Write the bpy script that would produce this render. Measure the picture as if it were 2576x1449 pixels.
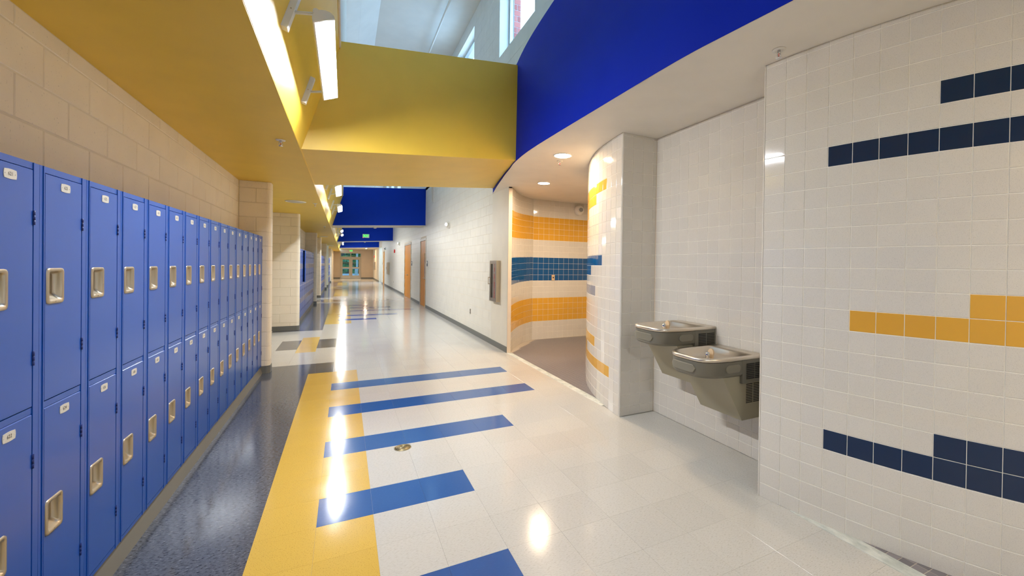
import bpy, math, random
from mathutils import Matrix, Vector
random.seed(7)
scene = bpy.context.scene
col = scene.collection
for o in list(bpy.data.objects): bpy.data.objects.remove(o)

# ------------------------------------------------------------------ camera
W, H_PX = 2576, 1449
FPX, YAW, PITCH, ROLL = 1048.0127, 0.4634, -0.0069, 0.0137
CX, CY, EYE = 1389.99, 675.585, 1.4872
zax = Vector((0, 0, 1))
r0 = Vector((math.cos(YAW), -math.sin(YAW), 0)); f0 = Vector((math.sin(YAW), math.cos(YAW), 0))
fw = f0*math.cos(PITCH) + zax*math.sin(PITCH); u0 = -f0*math.sin(PITCH) + zax*math.cos(PITCH)
rt = r0*math.cos(ROLL) + u0*math.sin(ROLL); up = u0*math.cos(ROLL) - r0*math.sin(ROLL)
cam = bpy.data.cameras.new('camera'); cam.sensor_fit = 'HORIZONTAL'; cam.sensor_width = 36.0
cam.lens = FPX/W*36.0; cam.shift_x = -(CX - W/2)/W; cam.shift_y = (CY - H_PX/2)/W
cam.clip_start = 0.02; cam.clip_end = 300
camo = bpy.data.objects.new('camera', cam); col.objects.link(camo)
camo.matrix_world = Matrix(((rt.x, up.x, -fw.x, 0), (rt.y, up.y, -fw.y, 0), (rt.z, up.z, -fw.z, EYE), (0, 0, 0, 1)))
scene.camera = camo

# ------------------------------------------------------------------ sky, exposure
SKY_STRENGTH = 5.4
LAMP_STRENGTH = 212.0
DOWNLIGHT = 290.0
EXPOSURE = 0.46
world = bpy.data.worlds.new('world'); scene.world = world; world.use_nodes = True
bg = world.node_tree.nodes['Background']
bg.inputs[0].default_value = (0.38, 0.66, 1.0, 1); bg.inputs[1].default_value = SKY_STRENGTH
vs = scene.view_settings
vs.view_transform = 'Standard'; vs.look = 'None'; vs.exposure = EXPOSURE; vs.gamma = 1.0; vs.use_curve_mapping = False

# ------------------------------------------------------------------ materials
def lin(c):
    return tuple(((x/255)/12.92 if x/255 <= .04045 else (((x/255)+.055)/1.055)**2.4) for x in c) + (1,)
MATS = {}
def mat(name, rgb, rough=.5, metal=0.0, spec=.5, coat=0.0, coat_rough=.05):
    m = bpy.data.materials.new(name); m.use_nodes = True
    b = m.node_tree.nodes['Principled BSDF']
    b.inputs['Base Color'].default_value = lin(rgb); b.inputs['Roughness'].default_value = rough
    b.inputs['Metallic'].default_value = metal; b.inputs['Specular IOR Level'].default_value = spec
    b.inputs['Coat Weight'].default_value = coat; b.inputs['Coat Roughness'].default_value = coat_rough
    MATS[name] = m
    return m
def nodes(m):
    return m.node_tree.nodes, m.node_tree.links, m.node_tree.nodes['Principled BSDF']
def pos(m, scale=(1, 1, 1), rot=(0, 0, 0)):
    n, l, b = nodes(m)
    g = n.new('ShaderNodeNewGeometry'); mp = n.new('ShaderNodeMapping')
    mp.inputs['Scale'].default_value = scale; mp.inputs['Rotation'].default_value = rot
    l.new(g.outputs['Position'], mp.inputs['Vector'])
    return mp.outputs['Vector']
def noise(m, vec, scale, detail=2, rough=.5):
    n, l, b = nodes(m); t = n.new('ShaderNodeTexNoise')
    t.inputs['Scale'].default_value = scale; t.inputs['Detail'].default_value = detail; t.inputs['Roughness'].default_value = rough
    l.new(vec, t.inputs['Vector']); return t.outputs['Fac']
def ramp(m, fac, stops):
    n, l, b = nodes(m); r = n.new('ShaderNodeValToRGB')
    e = r.color_ramp.elements
    e[0].position, e[0].color = stops[0]; e[1].position, e[1].color = stops[1]
    for p, c in stops[2:]:
        k = e.new(p); k.color = c
    l.new(fac, r.inputs['Fac']); return r.outputs['Color']
def mixc(m, fac, a, b_, mode='MIX'):
    n, l, b = nodes(m); x = n.new('ShaderNodeMix'); x.data_type = 'RGBA'; x.blend_type = mode
    for s, v in ((x.inputs[0], fac), (x.inputs[6], a), (x.inputs[7], b_)):
        if isinstance(v, (int, float)): s.default_value = v
        elif isinstance(v, tuple): s.default_value = v
        else: l.new(v, s)
    return x.outputs[2]
def bump(m, fac, strength, dist=.002):
    n, l, b = nodes(m); k = n.new('ShaderNodeBump'); k.inputs['Strength'].default_value = strength; k.inputs['Distance'].default_value = dist
    l.new(fac, k.inputs['Height']); l.new(k.outputs['Normal'], b.inputs['Normal'])
def setc(m, c):
    n, l, b = nodes(m); l.new(c, b.inputs['Base Color'])
def objrand(m):
    n, l, b = nodes(m); o = n.new('ShaderNodeObjectInfo'); return o.outputs['Random']
def g(v): return (v, v, v, 1)

def painted(name, rgb, rough=.45, bumpy=.08, scale=220, var=.03):
    m = mat(name, rgb, rough); v = pos(m)
    f1 = noise(m, v, 3.0, 3); c = lin(rgb)
    setc(m, ramp(m, f1, [(.3, tuple(x*(1-var) for x in c[:3])+(1,)), (.7, tuple(min(1, x*(1+var)) for x in c[:3])+(1,))]))
    bump(m, noise(m, v, scale, 2), bumpy, .001)
    return m
def block_paint(name, rgb):
    m = mat(name, rgb, .42); v = pos(m); c = lin(rgb)
    pits = ramp(m, noise(m, v, 90, 3, .6), [(.26, g(.66)), (.35, g(1))])
    tone = ramp(m, noise(m, v, 4, 2), [(.3, g(.95)), (.7, g(1))])
    k = mixc(m, 1.0, pits, tone, 'MULTIPLY')
    r = ramp(m, objrand(m), [(0, g(.965)), (1, g(1))])
    k = mixc(m, 1.0, k, r, 'MULTIPLY')
    setc(m, mixc(m, 1.0, c, k, 'MULTIPLY'))
    bump(m, noise(m, v, 160, 4, .65), .25, .002)
    return m
def glazed(name, rgb, speck=True, rough=.07):
    m = mat(name, rgb, rough, coat=.0, spec=.55); v = pos(m); c = lin(rgb)
    r = ramp(m, objrand(m), [(0, g(.965)), (1, g(1.0))])
    k = mixc(m, 1.0, c, r, 'MULTIPLY')
    if speck:
        s = ramp(m, noise(m, v, 420, 2, .6), [(.32, g(.72)), (.42, g(1))])
        k = mixc(m, 1.0, k, s, 'MULTIPLY')
    setc(m, k)
    bump(m, noise(m, v, 22, 2), .05, .004)
    return m
def vct(name, rgb, dark, light, sc, stretch, fleck=.42, rough=.11):
    m = mat(name, rgb, rough, coat=.08, coat_rough=.05, spec=.45); c = lin(rgb)
    v = pos(m, stretch, (0, 0, .35))
    f = noise(m, v, sc, 3, .6)
    cc = ramp(m, f, [(fleck-.10, lin(dark)), (fleck, c), (.60, c), (.72, lin(light))])
    r = ramp(m, objrand(m), [(0, g(.95)), (1, g(1))])
    setc(m, mixc(m, 1.0, cc, r, 'MULTIPLY'))
    v2 = pos(m); bump(m, noise(m, v2, 14, 2), .008, .003)
    n, l, b = nodes(m)
    rr = n.new('ShaderNodeMapRange'); l.new(noise(m, v2, 6, 3), rr.inputs[0])
    rr.inputs[3].default_value = rough-.03; rr.inputs[4].default_value = rough+.06
    l.new(rr.outputs[0], b.inputs['Roughness'])
    return m
def brushed(name, rgb, rough=.3):
    m = mat(name, rgb, rough, metal=1.0); v = pos(m, (1, 60, 1))
    n, l, b = nodes(m); rr = n.new('ShaderNodeMapRange'); l.new(noise(m, v, 12, 3), rr.inputs[0])
    rr.inputs[3].default_value = rough-.08; rr.inputs[4].default_value = rough+.12
    l.new(rr.outputs[0], b.inputs['Roughness']); return m
def emit(name, rgb, strength):
    m = bpy.data.materials.new(name); m.use_nodes = True; n = m.node_tree.nodes; n.clear()
    e = n.new('ShaderNodeEmission'); o = n.new('ShaderNodeOutputMaterial')
    e.inputs[0].default_value = lin(rgb); e.inputs[1].default_value = strength
    m.node_tree.links.new(e.outputs[0], o.inputs[0]); MATS[name] = m; return m

YELLOW = painted('yellow_paint', (238, 199, 70), .45)
BLUEP = painted('royal_blue_paint', (4, 50, 170), .6)
NAVYP = painted('fascia_blue_paint', (3, 36, 172), .6)
for _m in (BLUEP, NAVYP): _m.node_tree.nodes['Principled BSDF'].inputs['Specular IOR Level'].default_value = .12
CREAM = block_paint('cream_block_paint', (238, 233, 218))
TAN = block_paint('warm_cream_block_paint', (247, 235, 212))
WHITEP = painted('white_ceiling_paint', (240, 233, 220), .55)
UPPER = painted('upper_wall_white', (228, 226, 220), .6)
GROUT = mat('tile_grout', (248, 243, 231), .7)
MORTAR = painted('mortar_joint_paint', (227, 215, 191), .6)
TILE_W = glazed('white_glazed_tile', (222, 216, 205))
TILE_N = glazed('navy_glazed_tile', (0, 36, 74), False)
TILE_B = glazed('blue_glazed_tile', (18, 84, 142), False)
TILE_S = glazed('slate_blue_glazed_tile', (120, 132, 156), False)
TILE_O = glazed('amber_glazed_tile', (224, 168, 60), False)
LOCKER = mat('locker_blue_enamel', (0, 78, 172), .40, coat=.4, coat_rough=.18)
bump(LOCKER, noise(LOCKER, pos(LOCKER), 260, 2), .06, .0006)
LOCKER_DK = mat('locker_hinge_blue', (10, 40, 112), .4)
STEEL = brushed('satin_steel', (196, 184, 162), .36)
CHROME = mat('chrome', (225, 225, 228), .08, metal=1)
STAIN = brushed('stainless_basin', (226, 216, 202), .3)
FGREY = painted('fountain_grey_vinyl', (156, 149, 126), .38, .12, 500)
FBAND = mat('fountain_band_grey', (112, 108, 95), .33)
FPAD = mat('fountain_pad_grey', (126, 121, 106), .4)
LENSG = mat('clear_reflector', (150, 150, 150), .25, metal=.5)
DARK = mat('dark_slot', (14, 13, 11), .7)
BEIGE = mat('beige_plastic', (212, 184, 146), .45)
BASEG = mat('grey_rubber_base', (112, 112, 106), .45)
BASEL = mat('locker_base_grey', (118, 114, 104), .5)
WHITEPL = mat('white_plastic', (236, 232, 222), .4)
LAMPW = mat('white_enamel', (236, 234, 228), .35)
ALU = mat('aluminium_plate', (222, 218, 206), .35, metal=.25)
INK = mat('black_ink', (22, 22, 24), .6)
REDINK = mat('red_lettering', (196, 46, 34), .5)
REDP = mat('red_plastic', (206, 34, 30), .4)
WOOD = mat('maple_door', (214, 150, 62), .45, spec=.25)
_v = pos(WOOD, (14, 14, .9)); setc(WOOD, ramp(WOOD, noise(WOOD, _v, 4, 3), [(.3, lin((200, 122, 26))), (.7, lin((224, 152, 48)))]))
FRAME = mat('taupe_door_frame', (188, 174, 150), .4)
MARBLE = mat('white_marble', (206, 208, 198), .5, spec=.3)
setc(MARBLE, ramp(MARBLE, noise(MARBLE, pos(MARBLE, (1, .5, 1)), 14, 5, .7), [(.35, lin((176, 182, 174))), (.6, lin((214, 215, 206)))]))
MOSAIC = mat('grey_mosaic_tile', (128, 120, 120), .35)
setc(MOSAIC, ramp(MOSAIC, objrand(MOSAIC), [(0, lin((108, 104, 108))), (1, lin((136, 130, 132)))]))
F_LIGHT = vct('floor_light_vct', (199, 196, 188), (182, 177, 166), (210, 207, 200), 62, (1, 3.4, 1), .45)
F_DARK = vct('floor_charcoal_vct', (88, 92, 101), (30, 30, 33), (142, 146, 153), 52, (1, 2.8, 1), .46)
F_YEL = vct('floor_yellow_vct', (216, 178, 84), (132, 104, 42), (222, 188, 98), 210, (1, 1, 1), .405)
F_BLUE = vct('floor_blue_vct', (44, 88, 152), (36, 76, 136), (56, 100, 164), 60, (1, 2, 1), .36)
JOINT = mat('floor_joint', (164, 160, 150), .6)
BRICKM = mat('red_brick', (178, 92, 84), .8)
setc(BRICKM, ramp(BRICKM, objrand(BRICKM), [(0, lin((160, 78, 72))), (1, lin((192, 108, 98)))]))
BMORT = mat('brick_mortar', (200, 200, 200), .9)
ALUF = mat('aluminium_window_frame', (190, 200, 205), .35, metal=.4)
CONC = painted('concrete', (150, 152, 150), .8)
LEAF = mat('leaf_green', (52, 104, 44), .5)
setc(LEAF, ramp(LEAF, noise(LEAF, pos(LEAF), 9, 2), [(.35, lin((26, 66, 30))), (.65, lin((92, 140, 60)))]))
BARK = mat('bark_brown', (88, 70, 54), .8)
GLASS = bpy.data.materials.new('window_glass'); GLASS.use_nodes = True
_n = GLASS.node_tree.nodes; _n.clear()
_t = _n.new('ShaderNodeBsdfTransparent'); _gl = _n.new('ShaderNodeBsdfGlossy'); _gl.inputs['Roughness'].default_value = .02
_mx = _n.new('ShaderNodeMixShader'); _mx.inputs[0].default_value = .06; _o = _n.new('ShaderNodeOutputMaterial')
_l = GLASS.node_tree.links; _l.new(_t.outputs[0], _mx.inputs[1]); _l.new(_gl.outputs[0], _mx.inputs[2]); _l.new(_mx.outputs[0], _o.inputs[0])
GLASS_T = GLASS.copy(); GLASS_T.name = 'dimming_door_glass'
[n for n in GLASS_T.node_tree.nodes if n.type == 'BSDF_TRANSPARENT'][0].inputs[0].default_value = (.72, .86, .95, 1)  # tint put in to dim the overbright outdoors
LENS = emit('lamp_lens_glow', (249, 251, 255), LAMP_STRENGTH)
DLENS = emit('downlight_glow', (255, 226, 190), DOWNLIGHT)
EXITG = emit('exit_green_glow', (0, 232, 60), 1.3)
REDDOT = emit('red_indicator', (255, 40, 60), 2.0)

# ------------------------------------------------------------------ mesh helpers
class MB:
    def __init__(s): s.v = []; s.f = []; s.mi = []; s.sm = []
    def add(s, vs, fs, mi=0, smooth=False):
        b = len(s.v); s.v += [tuple(p) for p in vs]
        for f in fs: s.f.append([b+i for i in f]); s.mi.append(mi); s.sm.append(smooth)
        return s
    def box(s, x0, x1, y0, y1, z0, z1, mi=0):
        x0, x1 = min(x0, x1), max(x0, x1); y0, y1 = min(y0, y1), max(y0, y1); z0, z1 = min(z0, z1), max(z0, z1)
        v = [(x0, y0, z0), (x1, y0, z0), (x1, y1, z0), (x0, y1, z0), (x0, y0, z1), (x1, y0, z1), (x1, y1, z1), (x0, y1, z1)]
        return s.add(v, [(3, 2, 1, 0), (4, 5, 6, 7), (0, 1, 5, 4), (1, 2, 6, 5), (2, 3, 7, 6), (3, 0, 4, 7)], mi)
    def hexa(s, v, mi=0):
        return s.add(v, [(3, 2, 1, 0), (4, 5, 6, 7), (0, 1, 5, 4), (1, 2, 6, 5), (2, 3, 7, 6), (3, 0, 4, 7)], mi)
    def bbox(s, x0, x1, y0, y1, z0, z1, b, mi=0):
        # box with chamfered edges
        xs = (x0, x0+b, x1-b, x1); ys = (y0, y0+b, y1-b, y1); zs = (z0, z0+b, z1-b, z1)
        idx = {}; vs = []
        for i in (0, 1):
            for j in (0, 1):
                for k in (0, 1):
                    X, Y, Z = (x0, x1)[i], (y0, y1)[j], (z0, z1)[k]
                    sx, sy, sz = (b, -b)[i], (b, -b)[j], (b, -b)[k]
                    for a, p in (('x', (X, Y+sy, Z+sz)), ('y', (X+sx, Y, Z+sz)), ('z', (X+sx, Y+sy, Z))):
                        idx[(i, j, k, a)] = len(vs); vs.append(p)
        F = []
        q = lambda *t: [idx[x] for x in t]
        for i in (0, 1): F.append(q((i, 0, 0, 'x'), (i, 1, 0, 'x'), (i, 1, 1, 'x'), (i, 0, 1, 'x')))
        for j in (0, 1): F.append(q((0, j, 0, 'y'), (1, j, 0, 'y'), (1, j, 1, 'y'), (0, j, 1, 'y')))
        for k in (0, 1): F.append(q((0, 0, k, 'z'), (1, 0, k, 'z'), (1, 1, k, 'z'), (0, 1, k, 'z')))
        for i in (0, 1):
            for j in (0, 1): F.append(q((i, j, 0, 'x'), (i, j, 1, 'x'), (i, j, 1, 'y'), (i, j, 0, 'y')))
            for k in (0, 1): F.append(q((i, 0, k, 'x'), (i, 1, k, 'x'), (i, 1, k, 'z'), (i, 0, k, 'z')))
        for j in (0, 1):
            for k in (0, 1): F.append(q((0, j, k, 'y'), (1, j, k, 'y'), (1, j, k, 'z'), (0, j, k, 'z')))
        for i in (0, 1):
            for j in (0, 1):
                for k in (0, 1): F.append(q((i, j, k, 'x'), (i, j, k, 'y'), (i, j, k, 'z')))
        s.add(vs, F, mi); s.fix = True
        return s
    def prism(s, pts, z0, z1, mi=0, smooth=False):
        n = len(pts); v = [(x, y, z0) for x, y in pts]+[(x, y, z1) for x, y in pts]
        s.add(v, [tuple(range(n))[::-1], tuple(range(n, 2*n))], mi)
        return s.add(v, [(i, (i+1) % n, n+(i+1) % n, n+i) for i in range(n)], mi, smooth)
    def loft(s, rings, mi=0, smooth=True, cap0=True, cap1=True):
        n = len(rings[0]); v = [p for r in rings for p in r]; f = []
        for k in range(len(rings)-1):
            for i in range(n): f.append((k*n+i, k*n+(i+1) % n, (k+1)*n+(i+1) % n, (k+1)*n+i))
        s.add(v, f, mi, smooth)
        if cap0: s.add(rings[0], [tuple(range(n))[::-1]], mi)
        if cap1: s.add(rings[-1], [tuple(range(n))], mi)
        return s
    def tube(s, a, b, r, n=12, mi=0, r2=None):
        a = Vector(a); b = Vector(b); d = (b-a).normalized()
        t = Vector((0, 0, 1)) if abs(d.z) < .9 else Vector((1, 0, 0)); e = d.cross(t).normalized(); k = d.cross(e)
        r2 = r if r2 is None else r2
        rg = [[tuple(c+(e*math.cos(w)+k*math.sin(w))*q) for w in [2*math.pi*i/n for i in range(n)]] for c, q in ((a, r), (b, r2))]
        return s.loft(rg, mi)
    def lathe(s, c, axis, prof, n=24, mi=0, smooth=True):
        c = Vector(c); d = Vector(axis).normalized()
        t = Vector((0, 0, 1)) if abs(d.z) < .9 else Vector((1, 0, 0)); e = d.cross(t).normalized(); k = d.cross(e)
        rg = [[tuple(c+d*h+(e*math.cos(w)+k*math.sin(w))*max(r, 1e-4)) for w in [2*math.pi*i/n for i in range(n)]] for r, h in prof]
        return s.loft(rg, mi, smooth)
    def mesh(s, name, *mats):
        m = bpy.data.meshes.new(name); m.from_pydata(s.v, [], s.f)
        for x in mats: m.materials.append(x)
        m.polygons.foreach_set('material_index', s.mi); m.polygons.foreach_set('use_smooth', s.sm)
        import bmesh
        bm = bmesh.new(); bm.from_mesh(m); bmesh.ops.remove_doubles(bm, verts=bm.verts, dist=1e-6)
        bmesh.ops.recalc_face_normals(bm, faces=bm.faces); bm.to_mesh(m); bm.free(); m.update()
        return m
def obj(name, mesh, parent=None, loc=None, mtx=None):
    o = bpy.data.objects.new(name, mesh); col.objects.link(o)
    if parent: o.parent = parent
    if mtx is not None: o.matrix_local = mtx
    elif loc is not None: o.location = loc
    return o
def part(name, mb, m, parent=None, loc=None, mtx=None):
    ms = m if isinstance(m, (tuple, list)) else (m,)
    return obj(name, mb.mesh(name, *ms), parent, loc, mtx)
def tag(o, label=None, cat=None, group=None, kind=None):
    if label: o['label'] = label
    if cat: o['category'] = cat
    if group: o['group'] = group
    if kind: o['kind'] = kind
    return o
def thing(name, label, cat, loc=(0, 0, 0), group=None, kind=None, rz=0):
    o = bpy.data.objects.new(name, None); col.objects.link(o); o.location = loc; o.rotation_euler = (0, 0, rz)
    o.empty_display_size = .1
    return tag(o, label, cat, group, kind)
def struct(name, mb, m, label, cat):
    return tag(part(name, mb, m), label, cat, kind='structure')
def copy_tree(o, parent=None):
    c = o.copy(); col.objects.link(c)
    c.parent = parent
    for ch in list(o.children): copy_tree(ch, c)
    return c
_piece = {}
def piece_mesh(name, w, h, t, b, m):
    key = (name, round(w, 4), round(h, 4), t, b, m.name)
    if key not in _piece:
        mb = MB(); piece_add(mb, w, h, t, b)
        _piece[key] = mb.mesh(name, m)
    return _piece[key]
def piece_add(mb, w, h, t, b, M=None, mi=0):
    v = [(0, 0, 0), (w, 0, 0), (w, h, 0), (0, h, 0), (0, 0, t-b), (w, 0, t-b), (w, h, t-b), (0, h, t-b), (b, b, t), (w-b, b, t), (w-b, h-b, t), (b, h-b, t)]
    if M is not None: v = [tuple(M @ Vector(p)) for p in v]
    f = [(8, 9, 10, 11)] + [(i, (i+1) % 4, 4+(i+1) % 4, 4+i) for i in range(4)] + [(4+i, 4+(i+1) % 4, 8+(i+1) % 4, 8+i) for i in range(4)]
    mb.add(v, f, mi)
def frame_m(p, u, n):
    # local x -> u, y -> up, z -> n
    u = Vector(u); n = Vector(n); w = n.cross(u)
    return Matrix(((u.x, w.x, n.x, p[0]), (u.y, w.y, n.y, p[1]), (u.z, w.z, n.z, p[2]), (0, 0, 0, 1)))
class Field:
    """wall pieces: the first `limit` are objects of their own, the others are joined"""
    def __init__(s, name, parent, gap, t, b, limit=300):
        s.name, s.parent, s.gap, s.t, s.b, s.limit = name, parent, gap, t, b, limit
        s.n = 0; s.rest = MB(); s.mats = []
    def put(s, P, u, n, w, h, m, single=True):
        g_ = s.gap/2; w -= s.gap; h -= s.gap
        if w < .004 or h < .004: return
        b = min(s.b, w*.3, h*.3)
        u = Vector(u); n = Vector(n); q = Vector(P)+u*g_+n.cross(u)*g_
        M = frame_m(q, u, n)
        if single and s.n < s.limit:
            s.n += 1
            obj(s.name, piece_mesh(s.name, w, h, s.t, b, m), s.parent, mtx=M)
        else:
            if m not in s.mats: s.mats.append(m)
            piece_add(s.rest, w, h, s.t, b, M, s.mats.index(m))
    def done(s):
        if s.rest.v:
            o = part(s.name+'_field', s.rest, s.mats, s.parent); o['kind'] = 'stuff'
def text_verts(txt, size, bold=0.0):
    c = bpy.data.curves.new('lettering', 'FONT'); c.body = txt; c.size = size; c.align_x = 'CENTER'; c.align_y = 'CENTER'; c.resolution_u = 3; c.offset = bold
    o = bpy.data.objects.new('lettering', c); col.objects.link(o)
    bpy.context.view_layer.update()
    dg = bpy.context.evaluated_depsgraph_get(); m = o.evaluated_get(dg).to_mesh()
    v = [tuple(p.co) for p in m.vertices]; f = [tuple(p.vertices) for p in m.polygons]
    o.evaluated_get(dg).to_mesh_clear(); bpy.data.objects.remove(o); bpy.data.curves.remove(c)
    return v, f
def add_text(mb, txt, size, M, mi, sx=1.0, bold=0.0):
    v, f = text_verts(txt, size, bold)
    mb.add([tuple(M @ Vector((p[0]*sx, p[1], 0))) for p in v], f, mi)
def ordinal(i):
    return ['first', 'second', 'third', 'fourth', 'fifth', 'sixth', 'seventh', 'eighth', 'ninth', 'tenth', 'eleventh', 'twelfth', 'thirteenth', 'fourteenth', 'fifteenth', 'sixteenth', 'seventeenth', 'eighteenth'][i]

# ------------------------------------------------------------------ floor
XL, XR, XA = -.975, 2.476, 2.872      # locker front, right wall, alcove back
fl = struct('floor', MB().box(-6, 7, -8, 44.3, -.12, -.0025), JOINT, 'glossy vinyl tile floor running down the school corridor', 'floor')
XG = [-6.0, -5.2] + [-4.98+.302*i for i in range(13)] + [-1.02, -.71, -.419, -.128, .1665, .473, .782, 1.10, 1.419, 1.735, 2.05, 2.365, 2.476]
XG = sorted(XG)
TY = .3112
def stripes(y0):
    """blue bars of one floor module: list of (y index, right end)"""
    return y0
BARS = [(-3, .782), (0, .782), (3, 1.419), (6, 2.05), (9, 2.05)]
BARS2 = [(30, .782), (33, 1.419), (36+1, 2.05), (40, 1.419), (43, .782)]
def floor_mat(x, y, k):
    for yb, xr in BARS+BARS2:
        if k == yb and -.128 < x < xr: return F_BLUE
    def within(a, b): return a < y < b
    for off in (0, 9.6, 19.1, 28.6):
        if off == 0: ya, yb, ga, gb = -3.5, 6.28, -9, 6.95
        else: ya, yb, ga, gb = off+1.7, off+6.85, off+.95, off+7.55
        if within(ya, yb) and -.419 < x < .1665: return F_YEL
        if within(ga, gb) and x < -.419: return F_DARK
        if within(yb, gb) and x < -.128: return F_DARK
        s = off+8.05
        if within(s, s+1.4) and -.71 < x < -.419: return F_YEL
        if within(s+.3, s+1.2) and (-1.02 < x < -.71 or -.419 < x < -.128): return F_DARK
    if 26 < y < 33 and -.128 < x < (.782, 1.419, 2.05)[k % 3] and k % 3 == 0 and 22 < y < 27: return F_BLUE
    if 22 < y < 26.3 and k % 3 == 0 and -.128 < x < 1.4: return F_BLUE
    return F_LIGHT
FF = Field('floor_tile', fl, .0006, .0025, .0003, 300)
ks = list(range(-32, 134))
cells = []
for k in ks:
    y = 2.665+TY*k
    if y < -7.9 or y > 43.9: continue
    for x0, x1 in zip(XG, XG[1:]):
        xm, ym = (x0+x1)/2, y+TY/2
        if xm < -1.3 and not (6.9 < ym < 10.6 or 17.3 < ym < 20.0): continue
        if xm < -1.24 and not (6.86 < ym < 10.63 or 17.3 < ym < 20.0): continue
        cells.append((k, x0, x1, y))
for k, x0, x1, y in cells:
    near = 1.2 < y < 9.1 and x0 > -1.1
    FF.put((x0, y, -.0025), (1, 0, 0), (0, 0, 1), x1-x0, TY, floor_mat((x0+x1)/2, y+TY/2, k), near)
for k in range(-3, 3):        # alcove floor
    y = max(1.83, 2.665+TY*k); y1 = min(3.36, 2.665+TY*(k+1))
    if y1 > y:
        FF.put((2.476, y, -.0025), (1, 0, 0), (0, 0, 1), .2, y1-y, F_LIGHT, False); FF.put((2.676, y, -.0025), (1, 0, 0), (0, 0, 1), .196, y1-y, F_LIGHT, False)
FF.done()

# ------------------------------------------------------------------ left wall, pillars, bays
ZC = 2.545       # yellow ceiling over the lockers
XW = -1.235      # block wall behind the lockers
CH, BL = .1905, .381
def course_z():
    z = [2.455-CH*i for i in range(13)]
    return sorted([q for q in z if q > 0] + [0, ZC])
CZ = course_z()
def blocks_x(F, x, face, y0, y1, z0, z1, m, phase=2.56, single=lambda y, z: True, skip=None, zs=None):
    n = (face, 0, 0); zs = zs or CZ
    for i, (a, b) in enumerate(zip(zs, zs[1:])):
        if b <= z0+1e-4 or a >= z1-1e-4: continue
        a2, b2 = max(a, z0), min(b, z1)
        par = (len(zs)-i) % 2
        k0 = math.floor((y0-phase)/BL)-1
        y = phase+k0*BL+(BL/2 if par else 0)
        while y < y1:
            ya, yb = max(y, y0), min(y+BL, y1)
            if yb-ya > .02 and not (skip and skip((ya+yb)/2, (a2+b2)/2)):
                if face > 0: F.put((x-.004, ya, a2), (0, 1, 0), n, yb-ya, b2-a2, m, single(ya, a2))
                else: F.put((x+.004, yb, a2), (0, -1, 0), n, yb-ya, b2-a2, m, single(ya, a2))
            y += BL
def blocks_y(F, y, x0, x1, z0, z1, m, phase=-1.05, single=True):
    for i, (a, b) in enumerate(zip(CZ, CZ[1:])):
        if b <= z0+1e-4 or a >= z1-1e-4: continue
        a2, b2 = max(a, z0), min(b, z1)
        x = phase-BL*20+(BL/2 if i % 2 else 0)
        while x < x1:
            xa, xb = max(x, x0), min(x+BL, x1)
            if xb-xa > .02: F.put((xa, y+.004, a2), (1, 0, 0), (0, -1, 0), xb-xa, b2-a2, m, single)
            x += BL
wl = struct('wall_left', MB().box(-1.44, XW-.003, -8, 6.66, 0, ZC), MORTAR, 'cream painted block wall above the near row of blue lockers', 'wall')
F = Field('block', wl, .008, .004, .003, 120)
blocks_x(F, XW, 1, -.3, 6.66, 1.80, ZC, TAN)
F.done()
def stub(name, y, label, x0=XW, xe=-.885, t=.2):
    """short block wall end beside a locker bay, rounded outer corner"""
    r = .04; pts = [(x0, y+.004), (xe-r, y+.004)]
    pts += [(xe-r+r*math.sin(a), y+.004+r-r*math.cos(a)) for a in [math.pi/2*i/6 for i in range(1, 7)]]
    pts += [(xe-r+r*math.cos(a), y+t-r+r*math.sin(a)) for a in [math.pi/2*i/6 for i in range(0, 7)]] + [(x0, y+t)]
    w = struct(name, MB().prism(pts, 0, ZC, 0), MORTAR, label, 'wall')
    F = Field('block', w, .008, .004, .003, 200)
    blocks_y(F, y, x0, xe-r+.004, 0, ZC, TAN)
    # bullnose blocks at the corner, one per course
    for a, b in zip(CZ, CZ[1:]):
        rr = r+.002; q = [(xe-r+rr*math.sin(t_), y+.004+r-rr*math.cos(t_)) for t_ in [math.pi/2*i/6 for i in range(0, 7)]]
        q += [(xe+.002, y+t-r)] + [(xe-r+rr*math.cos(t_), y+t-r+rr*math.sin(t_)) for t_ in [math.pi/2*i/6 for i in range(1, 7)]]
        q += [(xe-r, y+t-.01), (xe-r, y+.02)]
        part('bullnose_block', MB().prism(q, a+.004, b-.004, 0, False), TAN, w)
    F.done()
    br = r+.007
    q = [(x0, y-.004), (xe-r, y+.004-.008)] + [(xe-r+(br)*math.sin(t_), y+.004+r-br*math.cos(t_)) for t_ in [math.pi/2*i/6 for i in range(1, 7)]]
    q += [(xe+.007, y+t-r)] + [(xe-r+br*math.cos(t_), y+t-r+br*math.sin(t_)) for t_ in [math.pi/2*i/6 for i in range(1, 7)]] + [(x0, y+t+.007)]
    part('baseboard', MB().prism(q, 0, .10, 0), BASEG, w)
    return w
stub('wall_stub', 6.66, 'block wall end at the far end of the near blue lockers')
stub('wall_crossing', 10.63, 'cream block wall facing the viewer across the side passage', -6.0)
stub('wall_stub', 17.05, 'block wall end beyond the second bay of lockers')
stub('wall_crossing', 20.1, 'block wall at the far side of the second side passage', -4.0)
stub('wall_stub', 26.45, 'block wall end beyond the third bay of lockers')
stub('wall_crossing', 29.3, 'block wall at the far side of the third side passage', -4.0)
stub('wall_stub', 35.6, 'farthest block wall end on the locker side')
for a, b, lab in ((10.83, 17.05, 'second'), (20.3, 26.45, 'third'), (29.5, 35.6, 'fourth')):
    w = struct('wall_left', MB().box(-1.44, XW-.003, a, b, 0, ZC), MORTAR, 'cream block wall above the %s bay of lockers' % lab, 'wall')
    if lab == 'second':
        F = Field('block', w, .008, .004, .003, 120); blocks_x(F, XW, 1, a, b, 1.80, ZC, TAN); F.done()
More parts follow.
